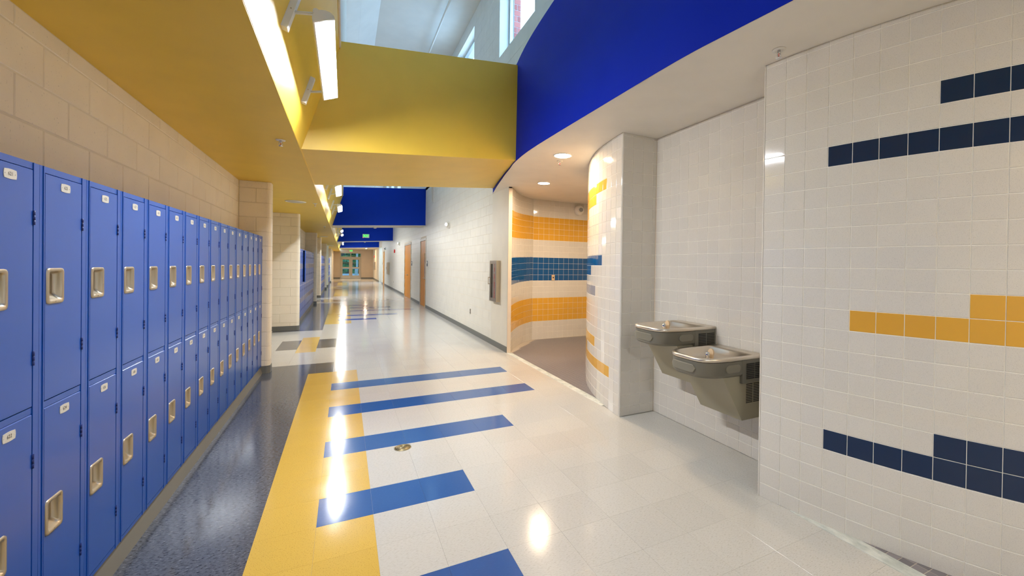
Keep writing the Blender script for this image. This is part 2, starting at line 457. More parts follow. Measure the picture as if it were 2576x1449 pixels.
struct('wall_left', MB().box(-1.44, -.9, 35.8, 44, 0, ZC), TAN, 'plain cream wall at the far end of the locker side', 'wall')
struct('wall_passage', MB().box(-6.2, -6.0, 6.86, 20.2, 0, ZC).box(-6.0, -1.44, 6.66, 6.86, 0, ZC).box(-4.2, -4, 17.25, 20.1, 0, ZC).box(-4, -1.44, 17.05, 17.25, 0, ZC).box(-4.2, -4, 26.5, 29.5, 0, ZC), TAN, 'cream walls closing the side passages off the corridor', 'wall')

# ------------------------------------------------------------------ yellow ceiling, sloped cove face, beams
struct('ceiling', MB().box(-6.2, -.38, -8, 44.2, ZC, ZC+.1), YELLOW, 'yellow painted ceiling over the locker side of the corridor', 'ceiling')
SL = .2985
def sx(z): return -.378+SL*(z-2.55)
cv = MB().hexa([(-.378-.1, -8, 2.56), (sx(2.55), -8, 2.55), (sx(2.55), 37, 2.55), (-.478, 37, 2.56), (sx(3.65)-.1, -8, 3.65), (sx(3.65), -8, 3.65), (sx(3.65), 37, 3.65), (sx(3.65)-.1, 37, 3.65)])
struct('trim_cove', cv, YELLOW, 'leaning yellow cove face that carries the wall lamps', 'cove')
yb = MB().hexa([(-.45, 4.59, 2.55), (2.47, 5.06, 2.885), (2.47, 7.3, 2.89), (-.45, 6.62, 2.553),
                (-.25, 4.59, 3.63), (2.47, 5.02, 4.11), (2.47, 7.3, 4.12), (-.25, 6.62, 3.63)])
struct('ceiling_beam', yb, YELLOW, 'deep yellow beam crossing above the corridor in front of the blue beams', 'beam')
for i, (y, zl, zr, tl, tr) in enumerate(((14.75, 2.655, 2.81, 3.87, 4.06), (25.5, 2.64, 2.80, 3.85, 4.0), (36.2, 2.64, 2.775, 3.8, 3.98))):
    b = MB().hexa([(-.45, y, zl-.004), (XR+.02, y, zr), (XR+.02, y+.85, zr), (-.45, y+.85, zl-.004), (-.25, y, tl), (XR+.02, y, tr), (XR+.02, y+.85, tr), (-.25, y+.85, tl)])
    o = struct('ceiling_beam', b, BLUEP, ['nearest royal blue beam across the corridor, largest of three', 'middle royal blue beam, with the green exit sign on it', 'farthest and smallest royal blue beam across the corridor'][i], 'beam')
    part('soffit', MB().hexa([(-.37, y+.012, zl-.016), (XR-.002, y+.012, zr-.014), (XR-.002, y+.85, zr-.014), (-.37, y+.85, zl-.016), (-.37, y+.012, zl+.005), (XR-.002, y+.012, zr+.002), (XR-.002, y+.85, zr+.002), (-.37, y+.85, zl+.005)]), WHITEP, o)
struct('ceiling', MB().box(-.38, 4.2, 37.05, 44.2, 2.78, 2.9).box(-.38, XR, 37.05, 37.1, 2.78, 7), WHITEP, 'flat white ceiling at the far end of the corridor', 'ceiling')

# upper light well
ZU = 6.96
uw = MB()
uw.hexa([(-.2, -8, 3.6), (-.05, -8, 3.6), (-.05, 37, 3.6), (-.2, 37, 3.6), (-.2, -8, 6.4), (-.01, -8, 6.4), (-.01, 37, 6.4), (-.2, 37, 6.4)])
struct('wall_upper_left', uw, UPPER, 'pale upper wall above the yellow cove', 'wall')
uc = MB()
uc.hexa([(-.2, -8, 6.5), (-.01, -8, 6.4), (-.01, 37, 6.4), (-.2, 37, 6.5), (-.2, -8, 7.2), (.26, -8, 6.62), (.26, 37, 6.62), (-.2, 37, 7.2)])
uc.hexa([(.2, -8, 6.9), (.25, -8, 6.61), (.25, 37, 6.61), (.2, 37, 6.9), (.2, -8, 7.2), (.63, -8, ZU), (.63, 37, ZU), (.2, 37, 7.2)])
uc.box(.6, XR+.27, -8, 37, ZU, ZU+.2)
struct('ceiling_upper', uc, UPPER, 'high white ceiling of the daylit well above the beams', 'ceiling')
# ledge strip on the upper left
tag(part('conduit', MB().tube((1.86, -4, 6.82), (1.86, 36, 6.82), .022, 8), UPPER), 'thin cream pipe running along the high ceiling', 'pipe')

# ------------------------------------------------------------------ right wall with doors and clerestory windows
DOORS = [(14.62, 15.72, 2.33), (18.15, 20.15, 2.33), (30.85, 32.0, 2.33)]
wr = MB()
ys = [6.64]
for a, b, h in DOORS: ys += [a, b]
ys.append(33.2)
for a, b in zip(ys[0::2], ys[1::2]): wr.box(XR+.003, XR+.056, a, b, 0, 4.2)
for a, b, h in DOORS: wr.box(XR+.003, XR+.056, a, b, h, 4.2)
wr.box(XR, 4.2, 36, 44, 0, 2.8); wr.box(4.0, 4.2, 33, 36.2, 0, 2.8); wr.box(XR, 4.2, 33.2, 33.25, 0, 2.8).box(XR, XR+.25, 33.2, 37, 2.78, 4.2)
wall_r = struct('wall_right', wr, MORTAR, 'cream painted block wall with wooden doors on the right of the corridor', 'wall')
part('smooth_panel', MB().box(XR-.004, XR+.06, 6.64, 7.5, 0, 2.81), painted('cream_smooth_paint', (229, 222, 204), .45), wall_r)
F = Field('block', wall_r, .005, .004, .002, 300)
def in_door(y, z):
    return any(a-.06 < y < b+.06 and z < h+.06 for a, b, h in DOORS)
ZR = sorted([.06+.1835*i for i in range(23)] + [0])
blocks_x(F, XR, -1, 7.5, 33.1, 0, 4.1, CREAM, 7.5, lambda y, z: y < 12.6 and z < 3.9, in_door, ZR)
F.done()
# upper wall with window openings
WIN = [(5.66+3.24*k, 7.23+3.24*k) for k in range(-3, 10)]
up_ = MB(); ZS, ZH = 5.24, 6.72
up_.box(XR, XR+.18, -8, 37, 4.0, ZS); up_.box(XR, XR+.18, -8, 37, ZH, 7.0)
e = [-8]+[q for w in WIN for q in w]+[37]
for a, b in zip(e[0::2], e[1::2]): up_.box(XR, XR+.18, a, b, ZS, ZH)
wu = struct('wall_upper_right', up_, UPPER, 'pale upper block wall with the clerestory windows', 'wall')
F = Field('block', wu, .008, .004, .003, 200)
zz = [4.0+.19*i for i in range(16)]
def in_win(y, z): return any(a-.15 < y < b+.15 for a, b in WIN) and ZS-.02 < z < ZH+.02
blocks_x(F, XR-.002, -1, 4.6, 12.2, 4.0, 6.85, UPPER, 7.23, lambda y, z: z > 4.5 and y < 10.5, in_win, zz)
F.done()
# outer brick wall
bw = MB(); bw.box(XR+.27, XR+.41, -8, 37, 3.9, ZS-.02).box(XR+.27, XR+.41, -8, 37, ZH, 7.1)
e2 = [-8]+[q for w in WIN for q in w]+[37]
for a, b in zip(e2[0::2], e2[1::2]): bw.box(XR+.27, XR+.41, a, b-.0, ZS-.02, ZH)
owall = struct('wall_outer', bw, BMORT, 'red brick outer wall seen through the clerestory windows', 'wall')
F = Field('brick', owall, .010, .008, .002, 200)
for wi in (3, 4):
    yj = WIN[wi][1]-.0
    for r in range(14):
        z = ZS+.005+r*.1047
        cut = .065 if r % 2 else .13
        F.put((XR+.275, yj, z), (1, 0, 0), (0, -1, 0), cut, .1047, BRICKM)
        if cut < .13: F.put((XR+.34, yj, z), (1, 0, 0), (0, -1, 0), .065, .1047, BRICKM)
F.done()
for i, (a, b) in enumerate(WIN[2:]):
    wn = thing('window_%d' % (i+1), 'clerestory window high in the right upper wall, number %s along it' % ordinal(i), 'window', (XR+.18, a, ZS), kind='structure')
    if i == 1: wn['label'] = 'nearest clerestory window in view, showing a strip of red brick'
    if i == 2: wn['label'] = 'second clerestory window, just showing above the yellow beam'
    L, Hh = b-a, ZH-ZS
    f = MB().box(0, .06, 0, .05, 0, Hh).box(0, .06, L-.05, L, 0, Hh).box(0, .06, .05, L-.05, 0, .05).box(0, .06, .05, L-.05, Hh-.05, Hh)
    part('window_frame', f, ALUF, wn)
    part('pane', MB().box(.028, .032, .05, L-.05, .05, Hh-.05), GLASS, wn)

# ------------------------------------------------------------------ blue fascia, soffit
FX = [(-3.0, 2.476), (-2.3, 2.47), (-1.6, 2.36), (-.8, 2.22), (0, 2.1), (.6, 2.03), (1.31, 1.965), (1.64, 1.93), (2.06, 1.894), (2.99, 1.885), (3.72, 1.882), (4.25, 1.885), (4.65, 1.905), (5.08, 1.955), (5.4, 2.02), (5.75, 2.085), (6.14, 2.165), (6.5, 2.24), (6.87, 2.32), (7.15, 2.385), (7.39, 2.44), (7.5, 2.476)]
def ftop(y): return 4.05 if y > 5 else 4.05+.115*(5-y) if y > 1.0 else 4.51
fs = MB(); v = []; f_ = []
def smooth_curve(P, n=6):
    out = []
    for i in range(len(P)-1):
        p0 = P[max(i-1, 0)]; p1 = P[i]; p2 = P[i+1]; p3 = P[min(i+2, len(P)-1)]
        for k in range(n):
            t = k/n
            x = [.5*((2*p1[j])+(-p0[j]+p2[j])*t+(2*p0[j]-5*p1[j]+4*p2[j]-p3[j])*t*t+(-p0[j]+3*p1[j]-3*p2[j]+p3[j])*t**3) for j in (0, 1)]
            out.append(tuple(x))
    return out+[P[-1]]
FC = smooth_curve(FX, 4)
for i, (y, x) in enumerate(FC):
    v += [(x, y, 2.81), (x, y, ftop(y)), (x+.05, y, ftop(y)), (x+.05, y, 2.81)]
for i in range(len(FC)-1):
    a = 4*i; b = a+4
    f_ += [(a, b, b+1, a+1), (a+1, b+1, b+2, a+2), (a+2, b+2, b+3, a+3)]
fs.add(v, f_, 0, True)
fas = struct('trim_fascia', fs, NAVYP, 'curving blue fascia sweeping above the drinking fountains', 'fascia')
sf = MB(); n = len(FC)
sf.add([(x+.002, y, 2.81) for y, x in FC]+[(6.5, y, 2.81) for y, x in FC], [(i, i+1, n+i+1, n+i) for i in range(n-1)])
sf.add([(x+.002, y, 2.84) for y, x in FC]+[(6.5, y, 2.84) for y, x in FC], [(i, i+1, n+i+1, n+i) for i in range(n-1)])
sf.box(2.49, 6.5, 7.5, 8.4, 2.81, 2.84)
struct('ceiling_soffit', sf, WHITEP, 'low cream soffit above the fountains and restroom entrance', 'ceiling')
lg = MB(); lg.add([(x+.01, y, ftop(y)-.02) for y, x in FC]+[(XR+.05, y, ftop(y)-.02) for y, x in FC], [(i, i+1, n+i+1, n+i) for i in range(n-1)])
struct('trim_ledge', lg, UPPER, 'white ledge on top of the blue fascia', 'ledge')

# ------------------------------------------------------------------ tiled walls
ZT = [0, .0915]+[.0915+.117*i for i in range(1, 24)]+[2.81]
TP = .1187
M0, RAD = .1035, 3.48
PYF, PYN, PX = 3.376, 1.836, 2.441
th0 = math.atan(M0)
def arc(s, side):
    """point and tangent on the curved wall, s = length from the pier corner; side +1 far, -1 near"""
    th = th0+s/RAD
    x = PX+RAD*(math.cos(th0)-math.cos(th)); d = RAD*(math.sin(th)-math.sin(th0))
    return (x, (PYF if side > 0 else PYN)+side*d), (math.sin(th), side*math.cos(th))
AE = 2.9
def curved(side, label, colour):
    S = [.017+(AE-.017)*i/60 for i in range(61)]
    P = [arc(s, side)[0] for s in S]
    T = [arc(s, side)[1] for s in S]
    mb = MB()
    vv = []
    for (x, y), (tx, ty) in zip(P, T):
        nx, ny = (-abs(ty), side*tx)      # outward, towards the corridor
        vv += [(x-nx*.0026, y-ny*.0026, 0), (x-nx*.0026, y-ny*.0026, 2.81), (x-nx*.03, y-ny*.03, 2.81), (x-nx*.03, y-ny*.03, 0)]
    mb.add(vv, [q for i in range(60) for q in ((4*i, 4*i+4, 4*i+5, 4*i+1), (4*i+2, 4*i+6, 4*i+7, 4*i+3))])
    mb.add(vv, [(0, 1, 2, 3), (240, 241, 242, 243)])
    w = struct('wall_curved', mb, GROUT, label, 'wall')
    F = Field('tile', w, .0034, .006, .0016, 300)
    off = 0.0 if side > 0 else .030
    js = [.016]+[off+TP*k for k in range(1, 26) if off+TP*k < AE]
    for c, (a, b) in enumerate(zip(js, js[1:])):
        (xa, ya), _ = arc(a, side); (xb, yb), _ = arc(b, side)
        d = Vector((xb-xa, yb-ya, 0)); wdt = d.length; d.normalize()
        nrm = Vector((-abs(d.y), side*d.x*1.0, 0)).normalized()
        if side > 0: P0, u = (xb, yb), -d
        else: P0, u = (xa, ya), d
        for r, (z0, z1) in enumerate(zip(ZT, ZT[1:])):
            m = colour(r-1, c)
            F.put((P0[0]-nrm.x*.006, P0[1]-nrm.y*.006, z0), u, nrm, wdt, z1-z0, m, c < 12)
    F.done()
    return w
def col_far(r, c):
    st = {19: (3, TILE_O), 18: (6, TILE_O), 17: (10, TILE_O), 16: (14, TILE_O), 12: (4, TILE_B), 11: (8, TILE_B), 10: (12, TILE_B), 9: (6, TILE_S), 5: (13, TILE_O), 4: (6, TILE_O), 3: (10, TILE_O), 2: (2, TILE_O)}
    if r in st and c >= st[r][0]: return st[r][1] if not (r == 9 and c > 9) else TILE_B
    return TILE_W
def col_near(r, c):
    st = {19: (7, TILE_N), 17: (3, TILE_N), 18: (12, TILE_N), 16: (14, TILE_N), 9: (4, TILE_O), 10: (8, TILE_O), 11: (13, TILE_O), 12: (12, TILE_O), 3: (3, TILE_N), 4: (7, TILE_N), 2: (12, TILE_N), 5: (13, TILE_N)}
    if r in st and c >= st[r][0]: return st[r][1]
    return TILE_W
wcf = curved(1, 'white tiled wall curving into the restroom, with stepped yellow and blue tiles', col_far)
wcn = curved(-1, 'near white tiled wall at the right, with stepped navy and amber tiles', col_near)
def corner(w, y, side):
    """rounded corner tiles of a pier, one per row"""
    r = .016
    for z0, z1 in zip(ZT, ZT[1:]):
        if z1-z0 < .01: continue
        c = (PX+r, y+side*r); q = [(c[0]-r*math.cos(a), c[1]-side*r*math.sin(a)) for a in [math.pi/2*i/5 for i in range(6)]]
        q += [(c[0]+.01, y+side*r+side*.01), ]
        q = q[::-1] if side < 0 else q
        part('bullnose_tile', MB().prism(q, z0+.0001, z1-.0001, 0, False), TILE_W, w)
corner(wcf, PYF, 1); corner(wcn, PYN, -1)
def flat_tiles(name, label, P0, P1, n, js, colour=lambda r, c: TILE_W, zoff=0, limit=300, thick=.12, zs=None, single=True):
    P0 = Vector((*P0, 0)); P1 = Vector((*P1, 0)); d = (P1-P0).normalized(); n = Vector((*n, 0)).normalized(); L = (P1-P0).length
    a, b = P0-n*.0026+d*(.017 if name == 'wall_pier' else 0), P1-n*.0026
    mb = MB().prism([(a.x, a.y), (b.x, b.y), (b.x-n.x*thick, b.y-n.y*thick), (a.x-n.x*thick, a.y-n.y*thick)], 0, 2.81)
    w = struct(name, mb, GROUT, label, 'wall')
    F = Field('tile', w, .0034, .006, .0016, limit)
    flip = n.cross(d).z < 0
    zs = zs or ZT
    for c, (s0, s1) in enumerate(zip(js, js[1:])):
        for r, (z0, z1) in enumerate(zip(zs, zs[1:])):
            s = s1 if flip else s0
            Q = P0+d*s-n*.006+Vector((0, 0, z0))
            F.put(Q, -d if flip else d, n, s1-s0, z1-z0, colour(r-1, c), single)
    F.done(); return w
js_side = [0.016, .126, .254, .386, XA-PX]
flat_tiles('wall_pier', 'white tiled side of the pier left of the fountains', (PX, PYF), (XA, PYF), (0, -1), js_side)
yj = [3.376, 3.284]+[3.284-.1195*i for i in range(1, 12)]+[1.836]
flat_tiles('wall_alcove', 'white tiled back wall of the fountain alcove', (XA, PYF), (XA, PYN), (-1, 0), [PYF-y for y in yj])
flat_tiles('wall_pier', 'white tiled side of the near pier, facing the fountains', (PX, PYN), (XA, PYN), (0, 1), js_side, limit=0)
# restroom entrance behind the far curved wall
def band(r, c):
    return TILE_O if 16 <= r <= 19 or 2 <= r <= 5 else TILE_B if 9 <= r <= 12 else TILE_W
ZB = [0, .135]+[.135+.1165*i for i in range(1, 23)]+[2.81]
IL = [(2.535, 6.645), (2.70, 6.92), (2.90, 7.2), (3.12, 7.43), (3.36, 7.6)]
def poly_at(P, s_):
    for a, b in zip(P, P[1:]):
        L = math.dist(a, b)
        if s_ <= L+1e-6: return (a[0]+(b[0]-a[0])*s_/L, a[1]+(b[1]-a[1])*s_/L)
        s_ -= L
    return P[-1]
IL = smooth_curve(IL, 6)
LT = sum(math.dist(a, b) for a, b in zip(IL, IL[1:])); NC = round(LT/TP)
PQ = [poly_at(IL, LT*k/NC) for k in range(NC+1)]
wm = MB(); vv = []
for k, p in enumerate(PQ):
    a = PQ[max(k-1, 0)]; b = PQ[min(k+1, NC)]; L = math.dist(a, b); nx, ny = (b[1]-a[1])/L, -(b[0]-a[0])/L
    vv += [(p[0]-nx*.0026, p[1]-ny*.0026, 0), (p[0]-nx*.0026, p[1]-ny*.0026, 2.81), (p[0]-nx*.05, p[1]-ny*.05, 2.81), (p[0]-nx*.05, p[1]-ny*.05, 0)]
wm.add(vv, [q for k in range(NC) for q in ((4*k, 4*k+4, 4*k+5, 4*k+1), (4*k+2, 4*k+6, 4*k+7, 4*k+3))])
wil = struct('wall_restroom_left', wm, GROUT, 'banded tile wall bending in at the left of the restroom entrance', 'wall')
F = Field('tile', wil, .0034, .006, .0016, 300)
for k in range(NC):
    p, q = PQ[k], PQ[k+1]; L = math.dist(p, q); d = Vector(((q[0]-p[0])/L, (q[1]-p[1])/L, 0)); nn = Vector((d.y, -d.x, 0)); o_ = .043*(k+.5)/NC
    zt_ = [0]+[z+o_ for z in ZT[1:-2]]+[2.81]
    for r, (z0, z1) in enumerate(zip(zt_, zt_[1:])):
        F.put((p[0]-nn.x*.006, p[1]-nn.y*.006, z0), d, nn, L, z1-z0, band(r-1, k))
F.done()
flat_tiles('wall_restroom_back', 'banded yellow and blue tile wall at the back of the restroom entrance', (3.36, 7.6), (6.0, 7.72), (.045, -1), [.1187*i for i in range(23)], band, zs=ZB)
struct('wall_restroom_right', MB().box(6.0, 6.2, -2.2, 7.8, 0, 2.82).box(4.6, 6.0, 3.3, 3.4, 0, 2.82).box(4.6, 6.0, 1.8, 1.9, 0, 2.82), GROUT, 'plain inner walls of the restrooms out of sight', 'wall')
struct('wall_restroom_near', MB().prism([(2.53, -1.43), (3.36, -2.4), (6.0, -2.5), (6.0, -2.7), (2.53, -2.7)], 0, 2.81).box(XR, XR+.06, -8, -1.43, 0, 4.2), CREAM, 'cream wall beyond the near restroom entrance', 'wall')
struct('wall_back', MB().box(-1.4, 2.8, -8.2, -8, 0, 7.2), CREAM, 'cream end wall of the corridor behind the viewer', 'wall')
part('wall_end_cap', MB().box(XR-.004, 2.535, 6.628, 6.645, 0, 2.79), painted('jamb_paint', (222, 206, 184), .45), wall_r)
# restroom floors with marble thresholds
mz = tag(part('floor_mosaic', MB().box(2.545, 6.0, 3.5, 7.75, -.0024, .001).box(2.545, 6.0, -2.5, 1.72, -.0024, .001), mat('mosaic_grout', (182, 172, 158), .8)), 'grey mosaic tile floor of the restrooms', 'floor', kind='structure')
n_, l_, b_ = nodes(MATS['mosaic_grout'])
F = Field('mosaic_tile', mz, .004, .003, .0008, 260)
ms = .054
def curved_x(y):
    if y > 2.6: d = y-PYF
    else: d = PYN-y
    if d < 0: return 2.46
    s = 0
    th = math.asin(min(.999, math.sin(th0)+d/RAD)); return PX+RAD*(math.cos(th0)-math.cos(th))
y = 1.75
while y > -.3:
    xw = curved_x(y)+.03; x = 2.548
    while x < xw:
        F.put((x, y-ms, -.0005), (1, 0, 0), (0, 0, 1), ms, ms, MOSAIC, y > .4); x += ms
    y -= ms
y = 3.6
while y < 7.6:
    x = 2.548; xw = min(curved_x(y+.1)+.15, 5.2) if y < 5.3 else 5.2
    while x < xw:
        # stay on the floor side of the inner left wall
        lim = 6.62+(x-2.535)*1.16 if x < 3.36 else 7.6
        if y+ms < lim: F.put((x, y, -.0005), (1, 0, 0), (0, 0, 1), ms, ms, MOSAIC, False)
        x += ms
    y += ms
F.done()
for a, b, lab in ((3.72, 6.63, 'marble threshold strip at the far restroom entrance'), (-1.4, 1.62, 'marble threshold strip in front of the near curved tile wall')):
    tag(part('threshold', MB().hexa([(2.462, a, -.001), (2.55, a, -.001), (2.55, b, -.001), (2.462, b, -.001), (2.463, a, .003), (2.549, a, .003), (2.549, b, .003), (2.463, b, .003)]), MARBLE), lab, 'threshold', kind='structure')

# ------------------------------------------------------------------ baseboards
struct('baseboard_right', MB().box(XR-.010, XR, 6.64, 14.56, 0, .10).box(XR-.010, XR, 15.78, 18.09, 0, .10).box(XR-.010, XR, 20.21, 30.79, 0, .10).box(XR-.01, XR, 32.06, 33.2, 0, .1).box(XR-.01, XR, 36, 43.8, 0, .1).box(XR-.01, XR, 35.99, 36, 0, .1), BASEG, 'grey rubber baseboard along the right block wall', 'baseboard')

# ------------------------------------------------------------------ end wall and exit doors
YE = 43.9
DX0, DX1 = -.36, 1.44
struct('wall_end', MB().box(-1.4, DX0, YE, YE+.2, 0, 2.8).box(DX1, 4.2, YE, YE+.2, 0, 2.8).box(DX0, DX1, YE, YE+.2, 2.44, 2.8), painted('end_wall_taupe', (206, 186, 160), .5), 'taupe end wall around the glazed exit doors', 'wall')
struct('baseboard_end', MB().box(-.9, DX0, YE-.01, YE, 0, .11).box(DX1, XR, YE-.01, YE, 0, .11), BASEG, 'dark baseboard on the end wall', 'baseboard')
dr = thing('door_1', 'pair of glazed exit doors with a transom at the corridor end', 'door', (DX0, YE, 0), kind='structure')
Wd = DX1-DX0
part('door_frame', MB().box(0, .06, -.02, .14, 0, 2.44).box(Wd-.06, Wd, -.02, .14, 0, 2.44).box(.06, Wd-.06, -.02, .14, 2.38, 2.44).box(.06, Wd-.06, -.02, .14, 2.0, 2.08).box(Wd/2-.03, Wd/2+.03, -.02, .14, 2.08, 2.38), FRAME, dr)
for k in (0, 1): part('transom_pane', MB().box(.06+k*(Wd/2-.03), Wd/2-.03+k*(Wd/2-.03), .05, .056, 2.08, 2.38), GLASS_T, dr)
for k in (0, 1):
    x0 = .065+k*(Wd/2-.062); x1 = x0+Wd/2-.07
    lf = part('door_leaf', MB().box(x0, x0+.14, .02, .06, .01, 1.99).box(x1-.14, x1, .02, .06, .01, 1.99).box(x0+.14, x1-.14, .02, .06, 1.80, 1.99).box(x0+.14, x1-.14, .02, .06, .95, 1.10).box(x0+.14, x1-.14, .02, .06, .01, .30), FRAME, dr)
    part('pane', MB().box(x0+.14, x1-.14, .036, .042, 1.10, 1.80), GLASS_T, lf)
    part('pane', MB().box(x0+.14, x1-.14, .036, .042, .30, .95), GLASS_T, lf)
    part('muntin', MB().box(x0+.14, x1-.14, .03, .05, 1.47, 1.49), FRAME, lf)
    part('push_bar', MB().box(x0+.02, x1-.02, -.07, -.03, .99, 1.045).box(x0+.03, x0+.09, -.04, .02, .98, 1.06).box(x1-.09, x1-.03, -.04, .02, .98, 1.06), STEEL, lf)
    part('kick_plate', MB().box(x0+.01, x1-.01, .012, .02, .02, .28), STEEL, lf)
    part('door_closer', MB().box(x0+(.1 if k == 0 else .3), x0+(.4 if k == 0 else .6), -.05, .02, 1.88, 1.95), FRAME, lf)

# ------------------------------------------------------------------ wooden doors on the right
def wood_door(i, a, b, h, double, label):
    d = thing('door_%d' % (i+2), label, 'door', (XR, a, 0), kind='structure')
    L = b-a
    part('door_frame', MB().box(-.012, .14, -.05, .03, 0, h+.05).box(-.012, .14, L-.03, L+.05, 0, h+.05).box(-.012, .14, .03, L-.03, h-.03, h+.05), FRAME, d)
    leaves = [(.032, L-.032)] if not double else [(.032, L/2-.003), (L/2+.003, L-.032)]
    for q, (y0, y1) in enumerate(leaves):
        lf = part('door_leaf', MB().bbox(.005, .05, y0, y1, .008, h-.034, .004), WOOD, d)
        hy = y1 if q == len(leaves)-1 else y0
        for z in (.25, 1.05, h-.35): part('hinge', MB().box(-.016, .012, hy-.025, hy+.02, z-.06, z+.06), STEEL, lf)
        ky = (y0+.07) if q == len(leaves)-1 else (y1-.07)
        part('lever_handle', MB().tube((.0, ky, 1.0), (-.055, ky, 1.0), .012, 10).tube((-.05, ky, 1.0), (-.05, ky+(.11 if q == len(leaves)-1 else -.11), 1.0), .009, 10).lathe((.006, ky, 1.0), (-1, 0, 0), [(.0, 0), (.03, 0), (.03, .01), (0, .012)], 14), STEEL, lf)
        if not double:
            part('vision_lite', MB().box(.0, .004, y0+.10, y0+.26, .95, 1.85), mat('amber_lite_%d' % i, (150, 92, 24), .1), lf)
    return d
wood_door(0, *DOORS[0], False, 'nearest maple door on the right wall, single leaf with narrow lite')
wood_door(1, *DOORS[1], True, 'maple double doors on the right wall')
wood_door(2, *DOORS[2], False, 'farthest maple door on the right wall')
for (y, lab) in ((14.3, 'small dark room sign beside the nearest maple door'), (17.85, 'small dark room sign beside the maple double doors'), (32.35, 'small room sign beside the farthest maple door')):
    s = thing('room_sign', lab, 'sign', (XR-.006, y, 1.5)); part('plate', MB().box(-.008, 0, -.08, .08, -.09, .09), mat('sign_grey_%d' % int(y), (96, 98, 104), .4), s); part('insert', MB().box(-.010, -.008, -.06, .06, 0, .07), WHITEPL, s)

# ------------------------------------------------------------------ lockers
LW = .3005; YSEAM = 2.1505
def door_mesh(z0, z1, hz0, hz1):
    y0, y1 = .0255, .2625; a, b = .036, .134; t = .018; x = .002; c = .003
    mb = MB()
    ys_ = [y0+c, a, b, y1-c]; zs_ = [z0+c, hz0, hz1, z1-c]
    for i in range(3):
        for j in range(3):
            if i == 1 and j == 1: continue
            mb.add([(x, ys_[i], zs_[j]), (x, ys_[i+1], zs_[j]), (x, ys_[i+1], zs_[j+1]), (x, ys_[i], zs_[j+1])], [(0, 1, 2, 3)])
    o1 = [(x, y0+c, z0+c), (x, y1-c, z0+c), (x, y1-c, z1-c), (x, y0+c, z1-c)]
    o2 = [(x-c, y0, z0), (x-c, y1, z0), (x-c, y1, z1), (x-c, y0, z1)]
    o3 = [(x-t, y0, z0), (x-t, y1, z0), (x-t, y1, z1), (x-t, y0, z1)]
    mb.loft([o1, o2, o3], 0, False, False, False)
    return mb.mesh('door', LOCKER)
def rrect(x, y0, y1, z0, z1, r, n=4):
    out = []
    for cy, cz, a0 in ((y1-r, z1-r, 0), (y0+r, z1-r, 90), (y0+r, z0+r, 180), (y1-r, z0+r, 270)):
        for k in range(n+1):
            a = math.radians(a0+90*k/n); out.append((x, cy+r*math.cos(a), cz+r*math.sin(a)))
    return out
def cup_mesh(hz0, hz1):
    a, b = .034, .136; z0, z1 = hz0-.002, hz1+.002; mb = MB()
    mb.loft([rrect(.0015, a, b, z0, z1, .014), rrect(.006, a+.001, b-.001, z0+.001, z1-.001, .014), rrect(.0065, a+.006, b-.006, z0+.006, z1-.006, .012),
             rrect(.0055, a+.012, b-.012, z0+.014, z1-.012, .010), rrect(-.004, a+.014, b-.014, z0+.018, z1-.014, .009), rrect(-.0195, a+.034, b-.019, z0+.036, z1-.022, .006)], 0, True, False, True)
    mb.tube((.0062, .085, z0+.008), (.0072, .085, z0+.008), .003, 8)
    return mb.mesh('handle_cup', STEEL)
UP = (.968, 1.797, 1.322, 1.451); LO = (.118, .942, .466, .594)
DM = {q: door_mesh(*q) for q in (UP, LO)}; CM = {q: cup_mesh(q[2], q[3]) for q in (UP, LO)}
hm = MB()
for k in range(3): hm.tube((.003, 0, -.025+.0168*k), (.003, 0, -.025+.0168*k+.0160), .0042, 8)
hm = hm.mesh('hinge', LOCKER_DK)
fm = MB()
g_ = .0007
fm.box(-.02, 0, g_, .0235, .098, 1.822).box(-.02, 0, .2645, LW-g_, .098, 1.822)
fm.box(-.02, 0, .0235, .2645, 1.799, 1.822).box(-.02, 0, .0235, .2645, .944, .966).box(-.02, 0, .0235, .2645, .098, .116)
fm.box(-.021, -.0005, .2795, .2815, .098, 1.822)
frame_mesh = fm.mesh('frame', LOCKER)
bm_ = MB().box(-.255, -.021, g_, LW-g_, .09, 1.822).mesh('body', LOCKER_DK)
# slightly raised lip along the frame edge
lipm = MB().box(0, .0025, .0185, .0235, .098, 1.822).box(0, .0025, .2645, .2695, .098, 1.822).mesh('lip', LOCKER)
def plate_mesh(num, z1):
    mb = MB(); yc, zc = .1485, z1-.036; w, h = .0275, .0145
    P = []
    for k in range(5): t = -1+k/2; P.append((yc+w+.0025*(1-t*t), zc+h*t))
    for k in range(5): t = 1-k/2; P.append((yc+w*t*.9, zc+h+.0018*(1-t*t)))
    for k in range(5): t = 1-k/2; P.append((yc-w-.0025*(1-t*t), zc+h*t))
    for k in range(5): t = -1+k/2; P.append((yc+w*t*.9, zc-h-.0018*(1-t*t)))
    mb.loft([[(.002, y, z) for y, z in P], [(.0036, y, z) for y, z in P]], 0, False, False, True)
    for s in (-1, 1): mb.tube((.0036, yc+s*.0235, zc), (.0044, yc+s*.0235, zc), .0022, 8)
    add_text(mb, str(num), .0175, Matrix(((0, 0, 1, .0039), (1, 0, 0, yc), (0, 1, 0, zc), (0, 0, 0, 1))), 1, .9)
    return mb.mesh('number_plate', ALU, INK)
